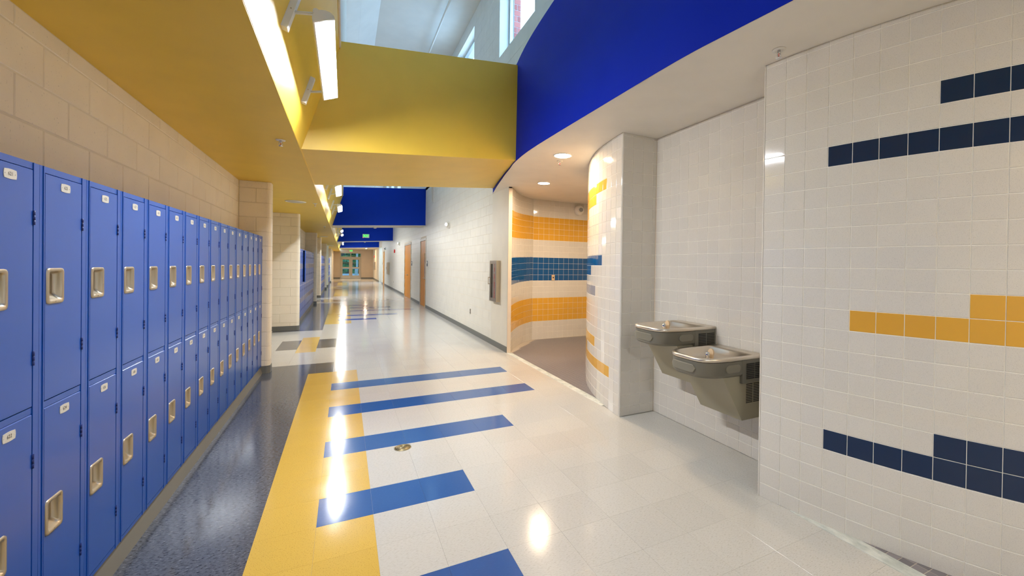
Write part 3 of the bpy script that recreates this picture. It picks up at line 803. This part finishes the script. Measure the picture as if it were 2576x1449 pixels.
def locker(col_i, y, nums, label, group, detail=True, ajar=None):
    t = thing('locker', label, 'locker', (XL, y, 0), group)
    obj('body', bm_, t); obj('frame', frame_mesh, t)
    if detail: obj('lip', lipm, t)
    for q, num in zip((UP, LO), nums):
        d = obj('door', DM[q], t)
        obj('handle_cup', CM[q], d)
        if detail:
            obj('number_plate', plate_mesh(num, q[1]), d)
        else: obj('number_plate', PLAIN[q], d)
        for z in ((1.630, 1.138) if q is UP else (.776, .281)):
            obj('hinge', hm, d, (0, .2635, z))
        if ajar and q is UP:
            d.matrix_local = Matrix.Translation((0, .2625, 0)) @ Matrix.Rotation(ajar, 4, 'Z') @ Matrix.Translation((0, -.2625, 0))
    return t
def plain_plate(q):
    return MB().box(.002, .0035, .121, .176, q[1]-.051, q[1]-.022).mesh('number_plate', ALU)
PLAIN = {q: plain_plate(q) for q in (UP, LO)}
for c in range(-1, 15):
    u_ = 623+2*c
    i = c+1
    if c <= 3:
        lab = ['blue locker column cut by the left edge of the photo, plate 621 above', 'second blue locker column from the left, its upper plate reading 623', 'third blue locker column from the left, with the plate 625', 'fourth blue locker column from the left, numbered 627 above', 'fifth blue locker column from the left, numbered 629 above'][i]
    elif c == 14: lab = 'last blue locker column of the near row, against the block wall end'
    else: lab = 'blue two-door steel locker, %s column of the near row from the left' % ordinal(i)
    locker(c, YSEAM+c*LW, (u_, u_+1), lab, 'blue lockers in the near row')
for c in range(-8, -1):
    locker(c, YSEAM+c*LW, (623+2*c, 624+2*c), 'blue locker column outside the left edge of the photo, %s one out' % ordinal(-2-c), 'blue lockers in the near row', False)
tag(part('baseboard_lockers', MB().box(-1.23, XL-.012, -.3, 6.66, 0, .098).hexa([(XL-.012, -.3, 0), (XL+.012, -.3, 0), (XL+.012, 6.66, 0), (XL-.012, 6.66, 0), (XL-.012, -.3, .085), (XL-.010, -.3, .085), (XL-.010, 6.655, .085), (XL-.012, 6.655, .085)]), BASEL), 'grey base under the near row of blue lockers', 'baseboard', kind='structure')
for bay, (ya, ncol, yend) in enumerate(((10.95, 20, 17.05), (20.45, 19, 26.45), (29.7, 19, 35.6))):
    nm = ['second', 'third', 'fourth'][bay]
    for c in range(ncol):
        locker(c, ya+c*LW, (0, 0), 'blue locker column in the %s bay, %s from its near end' % (nm, ordinal(c) if c < 18 else '%dth' % (c+1)), 'blue lockers in the %s bay' % nm, False, .22 if (bay == 0 and c == 6) else None)
    tag(part('baseboard_lockers', MB().box(-1.23, XL+.004, ya-.1, yend, 0, .098), BASEL), 'grey base under the %s bay of lockers' % nm, 'baseboard', kind='structure')

# ------------------------------------------------------------------ wall lamps on the cove
def lamp_proto():
    t = thing('cove_lamp', '', 'lamp', (0, 0, 0), 'tube lamps along the yellow cove')
    L = 1.22; zc, xc = 2.84, -.117
    ang = math.radians(-68)                      # the way the lens faces
    dx, dz = math.cos(ang), math.sin(ang); ex, ez = -dz, dx      # along the lens
    def pt(a, b, y): return (xc+ex*a+dx*b, y, zc+ez*a+dz*b)
    hw, dp = .056, .030
    prof = [(-hw, .012), (-hw*1.02, -.006), (-hw*.85, -.026), (-hw*.45, -.040), (0, -.045), (hw*.45, -.040), (hw*.85, -.026), (hw*1.02, -.006), (hw, .012)]
    LA, LB = -.026, hw-.006       # lens edges
    inner = [(hw-.002, .012), (LB, .002), (LA, .006), (-hw*.9, .012)]
    full = prof+inner
    hb = MB(); hb.loft([[pt(a, b, y) for a, b in full] for y in (-L/2, L/2)], 0, False, False, False)
    part('housing', hb, LAMPW, t)
    for y in (-L/2, L/2):
        s = -1 if y < 0 else 1
        part('end_cap', MB().loft([[pt(a, b, y+s*q) for a, b in prof] for q in (0, .012)], 0, False), LAMPW, t)
    arc_ = [(LA+(LB-LA)*q/8, .002+.012*math.sin(math.pi*q/8)) for q in range(9)]
    part('lens', MB().loft([[pt(a, b, y) for a, b in arc_+[(LB, -.004), (LA, -.004)]] for y in (-L/2+.002, L/2-.002)], 0, False), LENS, t)
    for y in (-L/2+.02, L/2-.02):
        zb = 2.86; q = sx(zb); nn = Vector((math.cos(math.atan(SL)), 0, -math.sin(math.atan(SL)))); tt = Vector((nn.z*-1, 0, nn.x))
        c = Vector((q, y, zb))
        mb = MB(); vv = []
        for k in (0, .032):
            for a, b in ((-.11, -.026), (.11, -.026), (.11, .026), (-.11, .026)):
                p = c+tt*a+nn*k; vv.append((p.x, y+b, p.z))
        mb.hexa(vv)
        br = part('bracket', mb, LAMPW, t)
        p0 = c+nn*.032
        part('arm', MB().tube(p0, (xc-.035, y, zc+.03), .009, 10).tube((xc-.035, y-.03, zc+.03), (xc-.035, y+.03, zc+.03), .017, 12), LAMPW, br)
        part('screw', MB().tube(c+nn*.016+Vector((0, -.0262, 0)), c+nn*.016+Vector((0, -.0275, 0)), .004, 8), STEEL, br)
    return t
lp = lamp_proto()
LY = [3.27, -2.2, 8.83, 11.75, 20.0, 22.75, 31.6, 34.35]  # the one behind the viewer is added, to light the near corridor
LL = {3.27: 'large lit tube lamp on the yellow cove, nearest in view', -2.2: 'added tube lamp on the cove behind the viewer, unseen fill for the near corridor',
      8.83: 'lit tube lamp beyond the yellow beam, cut off at its top by it', 11.75: 'lit tube lamp in front of the nearest blue beam', 20.0: 'upper of two lit tube lamps in front of the middle blue beam', 22.75: 'lower of two lit tube lamps in front of the middle blue beam', 31.6: 'upper of two tiny lit lamps in front of the farthest blue beam', 34.35: 'lower of two tiny lit lamps in front of the farthest blue beam'}
for i, y in enumerate(LY):
    o = lp if i == 0 else copy_tree(lp)
    o.location = (0, y, 0); o['label'] = LL[y]

# ------------------------------------------------------------------ recessed downlights, ceiling speakers, sprinklers, detectors
def downlight(x, y, z, r, lab):
    t = thing('downlight', lab, 'light', (x, y, z), 'recessed downlights in the soffit')
    part('trim_ring', MB().lathe((0, 0, 0), (0, 0, -1), [(r, .0), (r, .006), (r*.9, .008), (r*.86, .002), (r*.86, -.001)], 28), WHITEPL, t)
    part('lens', MB().lathe((0, 0, 0), (0, 0, -1), [(0, .001), (r*.86, .001), (r*.86, .003), (0, .004)], 28), DLENS, t)
downlight(2.33, 4.43, 2.81, .112, 'larger lit round downlight above the restroom entrance')
downlight(2.85, 6.06, 2.81, .105, 'farther lit round downlight inside the restroom entrance')
downlight(4.3, 5.9, 2.81, .105, 'added round downlight brightening the restroom, hidden behind the curved wall')  # added out of sight to lift the restroom
downlight(2.85, -.85, 2.81, .105, 'added unseen round downlight inside the near restroom')  # added out of view, extra light on the near restroom side
downlight(.1, 40.2, 2.78, .12, 'lit round downlight in the ceiling before the exit doors')
downlight(1.7, 40.2, 2.78, .12, 'added right-hand downlight brightening the corridor end')  # added twin of the left one, brightens the far end
for y, lab in ((8.5, 'large round white ceiling speaker nearest in the yellow ceiling'), (19.3, 'second round ceiling speaker, seen almost edge on'), (29.2, 'farthest round ceiling speaker')):
    t = thing('ceiling_speaker', lab, 'speaker', (-.77, y, ZC), 'round ceiling speakers')
    part('rim', MB().lathe((0, 0, 0), (0, 0, -1), [(.16, 0), (.16, .008), (.135, .014), (.13, .008), (.13, 0)], 28), WHITEPL, t)
    part('grille', MB().lathe((0, 0, 0), (0, 0, -1), [(0, .004), (.13, .004), (.13, .009), (0, .011)], 28), mat('speaker_grille_%d' % int(y), (205, 196, 176), .5), t)
def sprinkler(x, y, z, lab):
    t = thing('sprinkler_head', lab, 'sprinkler', (x, y, z), 'ceiling sprinkler heads')
    part('escutcheon', MB().lathe((0, 0, 0), (0, 0, -1), [(.038, 0), (.036, .005), (.02, .009), (.012, .004)], 20), WHITEPL, t)
    part('body', MB().lathe((0, 0, 0), (0, 0, -1), [(.009, 0), (.009, .018), (.012, .02), (.005, .024)], 12), CHROME, t)
    part('yoke', MB().tube((-.012, 0, -.02), (-.014, 0, -.036), .0025, 6).tube((.012, 0, -.02), (.014, 0, -.036), .0025, 6).tube((-.014, 0, -.036), (0, 0, -.05), .0025, 6).tube((.014, 0, -.036), (0, 0, -.05), .0025, 6), CHROME, t)
    part('bulb', MB().tube((0, 0, -.022), (0, 0, -.046), .0022, 6), REDP, t)
    part('deflector', MB().lathe((0, 0, 0), (0, 0, -1), [(.003, .048), (.019, .051), (.019, .053), (.0, .055)], 16), CHROME, t)
for x, y, z, lab in ((-.505, 4.3, ZC, 'sprinkler head in the yellow ceiling near the cove corner'), (-.48, 8.6, ZC, 'sprinkler head beside the nearest ceiling speaker'), (-.53, 13.9, ZC, 'small sprinkler head beyond the ceiling speaker'),
                     (2.42, 4.68, 2.81, 'sprinkler head beside the larger downlight'), (2.335, 1.655, 2.81, 'sprinkler head in the soffit at the near tiled wall')):
    sprinkler(x, y, z, lab)
for x, y, z, lab in ((.91, 15.25, 2.72, 'round detector under the nearest blue beam'), (1.02, 25.95, 2.715, 'round detector under the middle blue beam')):
    t = thing('smoke_detector', lab, 'detector', (x, y, z), 'detectors under the blue beams')
    part('base', MB().lathe((0, 0, 0), (0, 0, -1), [(.075, 0), (.075, .02), (.06, .03)], 20), WHITEPL, t); part('dome', MB().lathe((0, 0, 0), (0, 0, -1), [(.055, .03), (.05, .05), (.02, .062), (0, .064)], 20), WHITEPL, t)

# ------------------------------------------------------------------ wall fittings
def emergency(p, n, lab, r=.105):
    n = Vector(n); t = thing('emergency_light', lab, 'light', p, 'round emergency lights')
    part('housing', MB().lathe((0, 0, 0), n, [(r, -.06), (r, .02), (r*.92, .05), (r*.6, .075), (r*.5, .078)], 28), WHITEPL, t)
    part('head', MB().lathe(n*.07, n, [(.05, 0), (.058, .03), (.056, .06), (.05, .064), (.048, .056), (0, .05)], 20), WHITEPL, t)
    part('reflector', MB().lathe(n*.07, n, [(.046, .057), (.03, .052), (.012, .05), (0, .06)], 18), LENSG, t)
emergency((XR, 11.1, 2.53), (-.8, -.6, 0), 'round white emergency light on the block wall, nearest one')
emergency((XR, 22.1, 2.5), (-.8, -.6, 0), 'round emergency light beyond the maple double doors')
emergency((XR, 29.9, 2.46), (-.8, -.6, 0), 'small round emergency light above the farthest maple door')
emergency((4.42, 7.64, 2.66), (-.15, -1, 0), 'round emergency light on the restroom tile wall')
def outlet(p, n, lab, name='outlet'):
    n = Vector(n); t = thing(name, lab, name.replace('_', ' '), p)
    M = frame_m((0, 0, 0), Vector((0, 0, 1)).cross(n), n)
    mb = MB(); mb.add([tuple(M @ Vector(q)) for q in ((-.036, -.058, 0), (.036, -.058, 0), (.036, .058, 0), (-.036, .058, 0), (-.033, -.055, .006), (.033, -.055, .006), (.033, .055, .006), (-.033, .055, .006))], [(4, 5, 6, 7), (0, 1, 5, 4), (1, 2, 6, 5), (2, 3, 7, 6), (3, 0, 4, 7)])
    part('cover_plate', mb, STEEL if name == 'outlet' else BEIGE, t)
    for s in (-1, 1):
        if name != 'outlet' and s > 0: continue
        q = MB(); z = s*.026 if name == 'outlet' else 0
        q.add([tuple(M @ Vector(v_)) for v_ in ((-.013, z-.014, .006), (.013, z-.014, .006), (.013, z+.014, .006), (-.013, z+.014, .006), (-.012, z-.013, .009), (.012, z-.013, .009), (.012, z+.013, .009), (-.012, z+.013, .009))], [(4, 5, 6, 7), (0, 1, 5, 4), (1, 2, 6, 5), (2, 3, 7, 6), (3, 0, 4, 7)])
        part('socket' if name == 'outlet' else 'toggle', q, FBAND if name == 'outlet' else DARK, t)
outlet((XR-.0, 8.95, .465), (-1, 0, 0), 'wall outlet low on the cream block wall')
outlet((XR-.0, 24.9, .45), (-1, 0, 0), 'tiny far wall outlet on the cream block wall')
outlet((3.82, 7.612, 1.245), (.045, -1, 0), 'beige key switch on the blue tile band', 'wall_switch')
for y, z, lab in ((24.3, 2.16, 'red fire alarm high on the right block wall'), (41.5, 2.1, 'tiny red fire alarm near the exit doors')):
    t = thing('fire_alarm', lab, 'alarm', (XR, y, z)); part('box', MB().bbox(-.06, 0, -.07, .07, -.09, .09, .006), REDP, t); part('strobe', MB().box(-.075, -.06, -.04, .04, .02, .06), WHITEPL, t)
t = thing('wall_vent', 'narrow vent high on the block wall by the nearest blue beam', 'vent', (XR, 13.45, 3.7))
part('frame', MB().box(-.02, 0, -.19, -.16, -.3, .3).box(-.02, 0, .16, .19, -.3, .3).box(-.02, 0, -.16, .16, .27, .3).box(-.02, 0, -.16, .16, -.3, -.27), WHITEPL, t)
for k in range(9): part('slat', MB().hexa([(-.018, -.16, -.25+.058*k), (-.004, -.16, -.235+.058*k), (-.004, .16, -.235+.058*k), (-.018, .16, -.25+.058*k), (-.018, -.16, -.245+.058*k), (-.004, -.16, -.23+.058*k), (-.004, .16, -.23+.058*k), (-.018, .16, -.245+.058*k)]), WHITEPL, t)
def cabinet(y0, y1, z0, z1, d, lab, text=True):
    t = thing('extinguisher_cabinet', lab, 'cabinet', (XR-.006, y0, z0)); L, h = y1-y0, z1-z0
    part('case', MB().box(-d*.55, 0, 0, L, 0, h), STEEL, t)
    dr_ = part('door', MB().box(-d, -d*.58, .0, .075, 0, h).box(-d, -d*.58, L-.06, L, 0, h).box(-d, -d*.58, .075, L-.06, 0, .06).box(-d, -d*.58, .075, L-.06, h-.06, h).box(-d*.9, -d*.58, .075, L-.15, .06, h-.06), STEEL, t)
    part('pane', MB().box(-d*.86, -d*.8, L-.125, L-.06, .06, h-.06), mat('cabinet_glass_%d' % int(y0), (30, 34, 36), .08), dr_)
    part('pull_handle', MB().tube((-d, L-.02, h*.42), (-d-.03, L-.02, h*.42), .006, 8).tube((-d, L-.02, h*.58), (-d-.03, L-.02, h*.58), .006, 8).tube((-d-.03, L-.02, h*.41), (-d-.03, L-.02, h*.59), .007, 8), STEEL, dr_)
    if text:
        mb = MB(); n_ch = 'FIRE EXTINGUISHER'
        for k, ch in enumerate(n_ch):
            if ch == ' ': continue
            zc = h*.90-(h*.80)*k/(len(n_ch)-1)
            add_text(mb, ch, .046, Matrix(((0, 0, -1, -d*.9-.002), (-1, 0, 0, .115), (0, 1, 0, zc), (0, 0, 0, 1))), 0, 1.5, .0015)
        part('lettering', mb, REDINK, dr_)
cabinet(7.02, 7.40, .83, 1.565, .07, 'steel fire extinguisher cabinet with red lettering by the restroom entrance')
cabinet(27.3, 28.4, .81, 1.55, .07, 'far steel extinguisher cabinet on the right block wall', False)
cabinet(40.2, 41.0, .9, 1.6, .07, 'tiny steel extinguisher cabinet near the exit doors', False)
def exit_sign(p, w, h, lab):
    t = thing('exit_sign', lab, 'sign', p, 'green exit signs')
    part('housing', MB().bbox(-w/2, w/2, -.05, 0, -h/2, h/2, .006), WHITEPL, t)
    mb = MB(); add_text(mb, 'EXIT', h*.92, Matrix(((1, 0, 0, 0), (0, 0, -1, -.052), (0, 1, 0, 0), (0, 0, 0, 1))), 0, .72, .006)
    part('lettering', mb, EXITG, t)
    part('indicator', MB().box(-w/2+.01, -w/2+.035, -.054, -.05, -h/2-.012, -h/2+.012), REDDOT, t)
exit_sign((1.06, 25.5, 3.0), .345, .205, 'green exit sign on the middle blue beam')
exit_sign((.56, YE, 2.63), .30, .19, 'green exit sign above the glazed exit doors')
# cleanout cover
t = thing('floor_cleanout', 'round brass cleanout cover set in the floor between blue stripes', 'cover', (.435, 3.535, 0))
part('rim', MB().lathe((0, 0, 0), (0, 0, 1), [(.066, 0), (.066, .002), (.061, .0028), (.060, .0008)], 32), brushed('worn_brass', (150, 138, 106), .4), t)
cp = part('cover', MB().lathe((0, 0, 0), (0, 0, 1), [(.060, 0), (.060, .0016), (0, .0018)], 32), MATS['worn_brass'], t)
for r in (.05, .038, .026): part('ring', MB().lathe((0, 0, 0), (0, 0, 1), [(r, .0016), (r, .0028), (r-.004, .0028), (r-.004, .0016)], 28), MATS['worn_brass'], cp)

# ------------------------------------------------------------------ drinking fountains
def fountain(y0, zr, label):
    """y0 near side, rim height zr; local x out from the wall (towards -X world), y along +Y"""
    t = thing('drinking_fountain', label, 'drinking fountain', (XA, y0, 0), 'wall drinking fountains')
    Wf, D = .462, .60
    XS, PW = .22, 3.5
    def outline(inset, x_in=0.0, n=30):
        # from the wall corner, round the front, back to the wall (plan view, x negative outwards)
        a, b, d = inset, Wf-inset, D-inset; cy, hw = Wf/2, Wf/2-inset
        pts = [(-x_in, a), (-(x_in+XS)*.5, a)]
        for k in range(n+1):
            w = -math.pi/2+math.pi*k/n
            pts.append((-(XS+(d-XS)*abs(math.cos(w))**(2/PW)), cy+hw*math.copysign(abs(math.sin(w))**(2/PW), math.sin(w))))
        pts += [(-(x_in+XS)*.5, b), (-x_in, b)]
        return pts
    def front_x(y):
        q = min(1, abs((y-Wf/2)/(Wf/2))); return -(XS+(D-XS)*(1-q**PW)**(1/PW))
    O = outline(0)
    n = len(O)
    def ring(inset, z, x_in=0.0, **k): return [(x, y, z) for x, y in outline(inset, x_in=x_in, **k)]
    # stainless basin top with bowl
    mb = MB(); rings = [ring(.012, zr-.03), ring(0, zr-.024), ring(0, zr-.006), ring(.008, zr), ring(.022, zr, .05)]
    mb.loft(rings, 0, True, False, False)
    def bowl(s, z, cx=-.335, cy=Wf/2):
        out = []
        for x, y in outline(.03, x_in=.10):
            out.append((cx+(x-cx)*s, cy+(y-cy)*s, z))
        return out
    mb.loft([ring(.022, zr, .05), bowl(1.0, zr-.001), bowl(.975, zr-.012), bowl(.93, zr-.044), bowl(.80, zr-.070), bowl(.5, zr-.084), bowl(.02, zr-.088)], 0, True, False, True)
    part('basin', mb, STAIN, t)
    part('drain', MB().lathe((-.36, .26, zr-.0865), (0, 0, 1), [(.022, 0), (.022, .002), (0, .0025)], 18), DARK, t)
    bd = part('body', MB().loft([ring(.022, zr-.145), ring(.008, zr-.125), ring(.006, zr-.03)], 0, True, True, False), FBAND, t)
    # push bars: front and both sides
    def pad(pts_c, nrm, hw, hh):
        mbx = MB(); c = Vector(pts_c); nn = Vector(nrm).normalized(); uu = Vector((0, 0, 1)).cross(nn)
        def rr(w_, h_, d_):
            o = []
            for sx_, a0 in ((1, -90), (-1, 90)):
                for k in range(9):
                    a = math.radians(a0+180*k/8); o.append(tuple(c+uu*(sx_*(w_-h_)+h_*math.cos(a))+Vector((0, 0, h_*math.sin(a)))+nn*d_))
            return o
        mbx.loft([rr(hw, hh, -.01), rr(hw, hh, .003), rr(hw-.004, hh-.004, .006)], 0, False)
        return mbx
    fp = MB(); st = []
    for k in range(17):
        q = -1+k/8; y = Wf/2+.02+q*.125; h_ = .031*(1-max(0, abs(q)-.72)**2/.28**2)**.5 if abs(q) < 1 else .004
        x = front_x(y); st.append([(x+.012, y, zr-.084-h_), (x+.0005, y, zr-.084-h_), (x-.0035, y, zr-.084-h_+.004), (x-.0035, y, zr-.084+h_-.004), (x+.0005, y, zr-.084+h_), (x+.012, y, zr-.084+h_)])
    fp.loft(st, 0, False); part('push_bar', fp, FPAD, bd)
    part('push_bar', pad((-.335, .009, zr-.082), (0, -1, 0), .075, .030), FPAD, bd)
    part('push_bar', pad((-.335, Wf-.009, zr-.082), (0, 1, 0), .075, .030), FPAD, bd)
    # lower cabinet, tapering back to the wall
    zt, zb = zr-.135, zr-.485
    cabm = MB()
    cabm.hexa([(-.21, .03, zb), (0, .03, zb-.0), (0, Wf-.03, zb), (-.21, Wf-.03, zb), (-.42, .03, zt), (0, .03, zt), (0, Wf-.03, zt), (-.42, Wf-.03, zt)])
    cb = part('cabinet', cabm, FGREY, t)
    part('side_cover', MB().box(-.24, 0, .006, .022, zr-.2, zr-.028).box(-.24, 0, Wf-.022, Wf-.006, zr-.2, zr-.028).box(-.24, 0, .022, Wf-.022, zr-.2, zr-.137), FBAND, bd)
    for yv in (.0045, Wf-.0045):
        s = -1 if yv < .1 else 1
        g1 = MB()
        for k in range(9):
            for x0, x1 in ((-.20, -.115), (-.105, -.02)):
                z = zr-.055-k*.0135; g1.box(x0, x1, yv, yv+s*.0025, z-.007, z)
        part('louvers', g1, DARK, bd)
        g2 = MB()
        for k in range(12):
            for x0, x1 in ((-.17, -.10), (-.09, -.02)):
                z = zr-.215-k*.0125; yy = .03 if s < 0 else Wf-.03
                g2.box(x0, x1, yy-.001, yy+s*.0015, z-.0065, z)
        part('louvers', g2, DARK, cb)
    # bubbler with beige guard
    bx, by = -.47, .125
    bub = part('bubbler', MB().lathe((bx, by, zr-.05), (0, 0, 1), [(.026, -.03), (.026, .006), (.017, .016), (.015, .05), (.017, .066), (.013, .080), (0, .084)], 18), CHROME, t)
    gm = MB(); P = []
    for k in range(15):
        a = math.pi*(k/14)-.0
        P.append((math.cos(a)*.026, .055+math.sin(a)*.034))
    P = [(.020, -.0)]+P+[(-.020, 0)]
    rg = []
    for d_ in (-.006, .006):
        rg.append([(bx+.028+d_+(.35*(zv)*.35), by+q_, zr-.035+zv) for q_, zv in P])
    gm.loft(rg, 0, False)
    part('guard', gm, BEIGE, bub)
    return t
fountain(2.575, .985, 'higher stainless drinking fountain, farther from the viewer in the tiled alcove')
fountain(2.105, .835, 'lower stainless drinking fountain, nearest the pier edge in the tiled alcove')

# ------------------------------------------------------------------ outside the exit doors
struct('ground', MB().box(-30, 30, 44.3, 90, -.15, -.01), CONC, 'pale concrete walk outside the exit doors', 'ground')
t = thing('porch_post', 'white porch post outside the right exit door', 'post', (1.15, 47.0, -.01)); part('shaft', MB().bbox(-.09, .09, -.09, .09, 0, 3.1, .01), WHITEPL, t); part('base', MB().bbox(-.13, .13, -.13, .13, 0, .2, .01), WHITEPL, t)
tag(part('porch_rail', MB().box(-6, 6, 49, 49.06, .85, .93).box(-6, 6, 49, 49.06, .3, .36).box(-3, -2.92, 49, 49.06, 0, .9).box(-1.2, -1.12, 49, 49.06, 0, .9).box(1, 1.08, 49, 49.06, 0, .9).box(3, 3.08, 49, 49.06, 0, .9), WHITEPL), 'white railing outside the exit doors', 'railing')
struct('ceiling_porch', MB().box(-12, 12, 44.12, 56, 2.95, 3.15), WHITEP, 'white porch roof outside the exit doors', 'roof')  # roof stretched wide and deep to shade the walk outside
def hedge():  # added to screen the bright sky; a solid slab stands inside the leaves
    t = thing('hedge', 'long added hedge screening the bright sky beyond the exit doors', 'hedge', (0, 66, -.01)); mb = MB()
    for k in range(9000):
        c = Vector((random.uniform(-14, 14), random.uniform(-.6, .6), random.uniform(.1, 6.5))); u1 = Vector((random.uniform(-1, 1), random.uniform(-.4, .4), random.uniform(-1, 1))).normalized(); v1 = u1.cross(Vector((random.uniform(-.5, .5), 1, random.uniform(-.5, .5)))).normalized(); w_ = random.uniform(.2, .4)
        mb.add([tuple(c-u1*w_), tuple(c+v1*w_*.6), tuple(c+u1*w_), tuple(c-v1*w_*.6)], [(0, 1, 2, 3)])
    f = part('foliage', mb, LEAF, t); f['kind'] = 'stuff'; part('backing_slab', MB().box(-14, 14, -.3, .3, 0, 5.8), BARK, t)
hedge()
def shrub(x, y, r, h, lab):
    t = thing('shrub', lab, 'shrub', (x, y, -.01), 'greenery outside the exit doors')
    part('trunk', MB().tube((0, 0, 0), (0, 0, h*.5), .08, 8, 0, .04), BARK, t)
    mb = MB()
    for k in range(5200):
        a = random.uniform(0, 6.28); q = random.uniform(-1, 1); s = math.sqrt(1-q*q); rr = random.uniform(.55, 1.0)
        c = Vector((math.cos(a)*s*r*rr, math.sin(a)*s*r*rr, h*.55+q*h*.45*rr))
        u1 = Vector((random.uniform(-1, 1), random.uniform(-1, 1), random.uniform(-1, 1))).normalized(); v1 = u1.cross(Vector((random.uniform(-1, 1), random.uniform(-1, 1), .5))).normalized()
        w_ = random.uniform(.22, .45)
        mb.add([tuple(c-u1*w_), tuple(c+v1*w_*.5), tuple(c+u1*w_), tuple(c-v1*w_*.5)], [(0, 1, 2, 3)])
    f = part('foliage', mb, LEAF, t); f['kind'] = 'stuff'
for x, y, r, h, lab in ((-3.3, 60, 2.5, 6.5, 'tall dark shrub behind the left exit door'), (2.9, 61, 2.5, 6.6, 'bright green shrub behind the right exit door'), (9.2, 61, 2.6, 6.0, 'shrub outside to the right of the exit doors'), (-9.6, 61, 2.6, 6.0, 'shrub outside to the left of the exit doors')):
    shrub(x, y, r, h, lab)
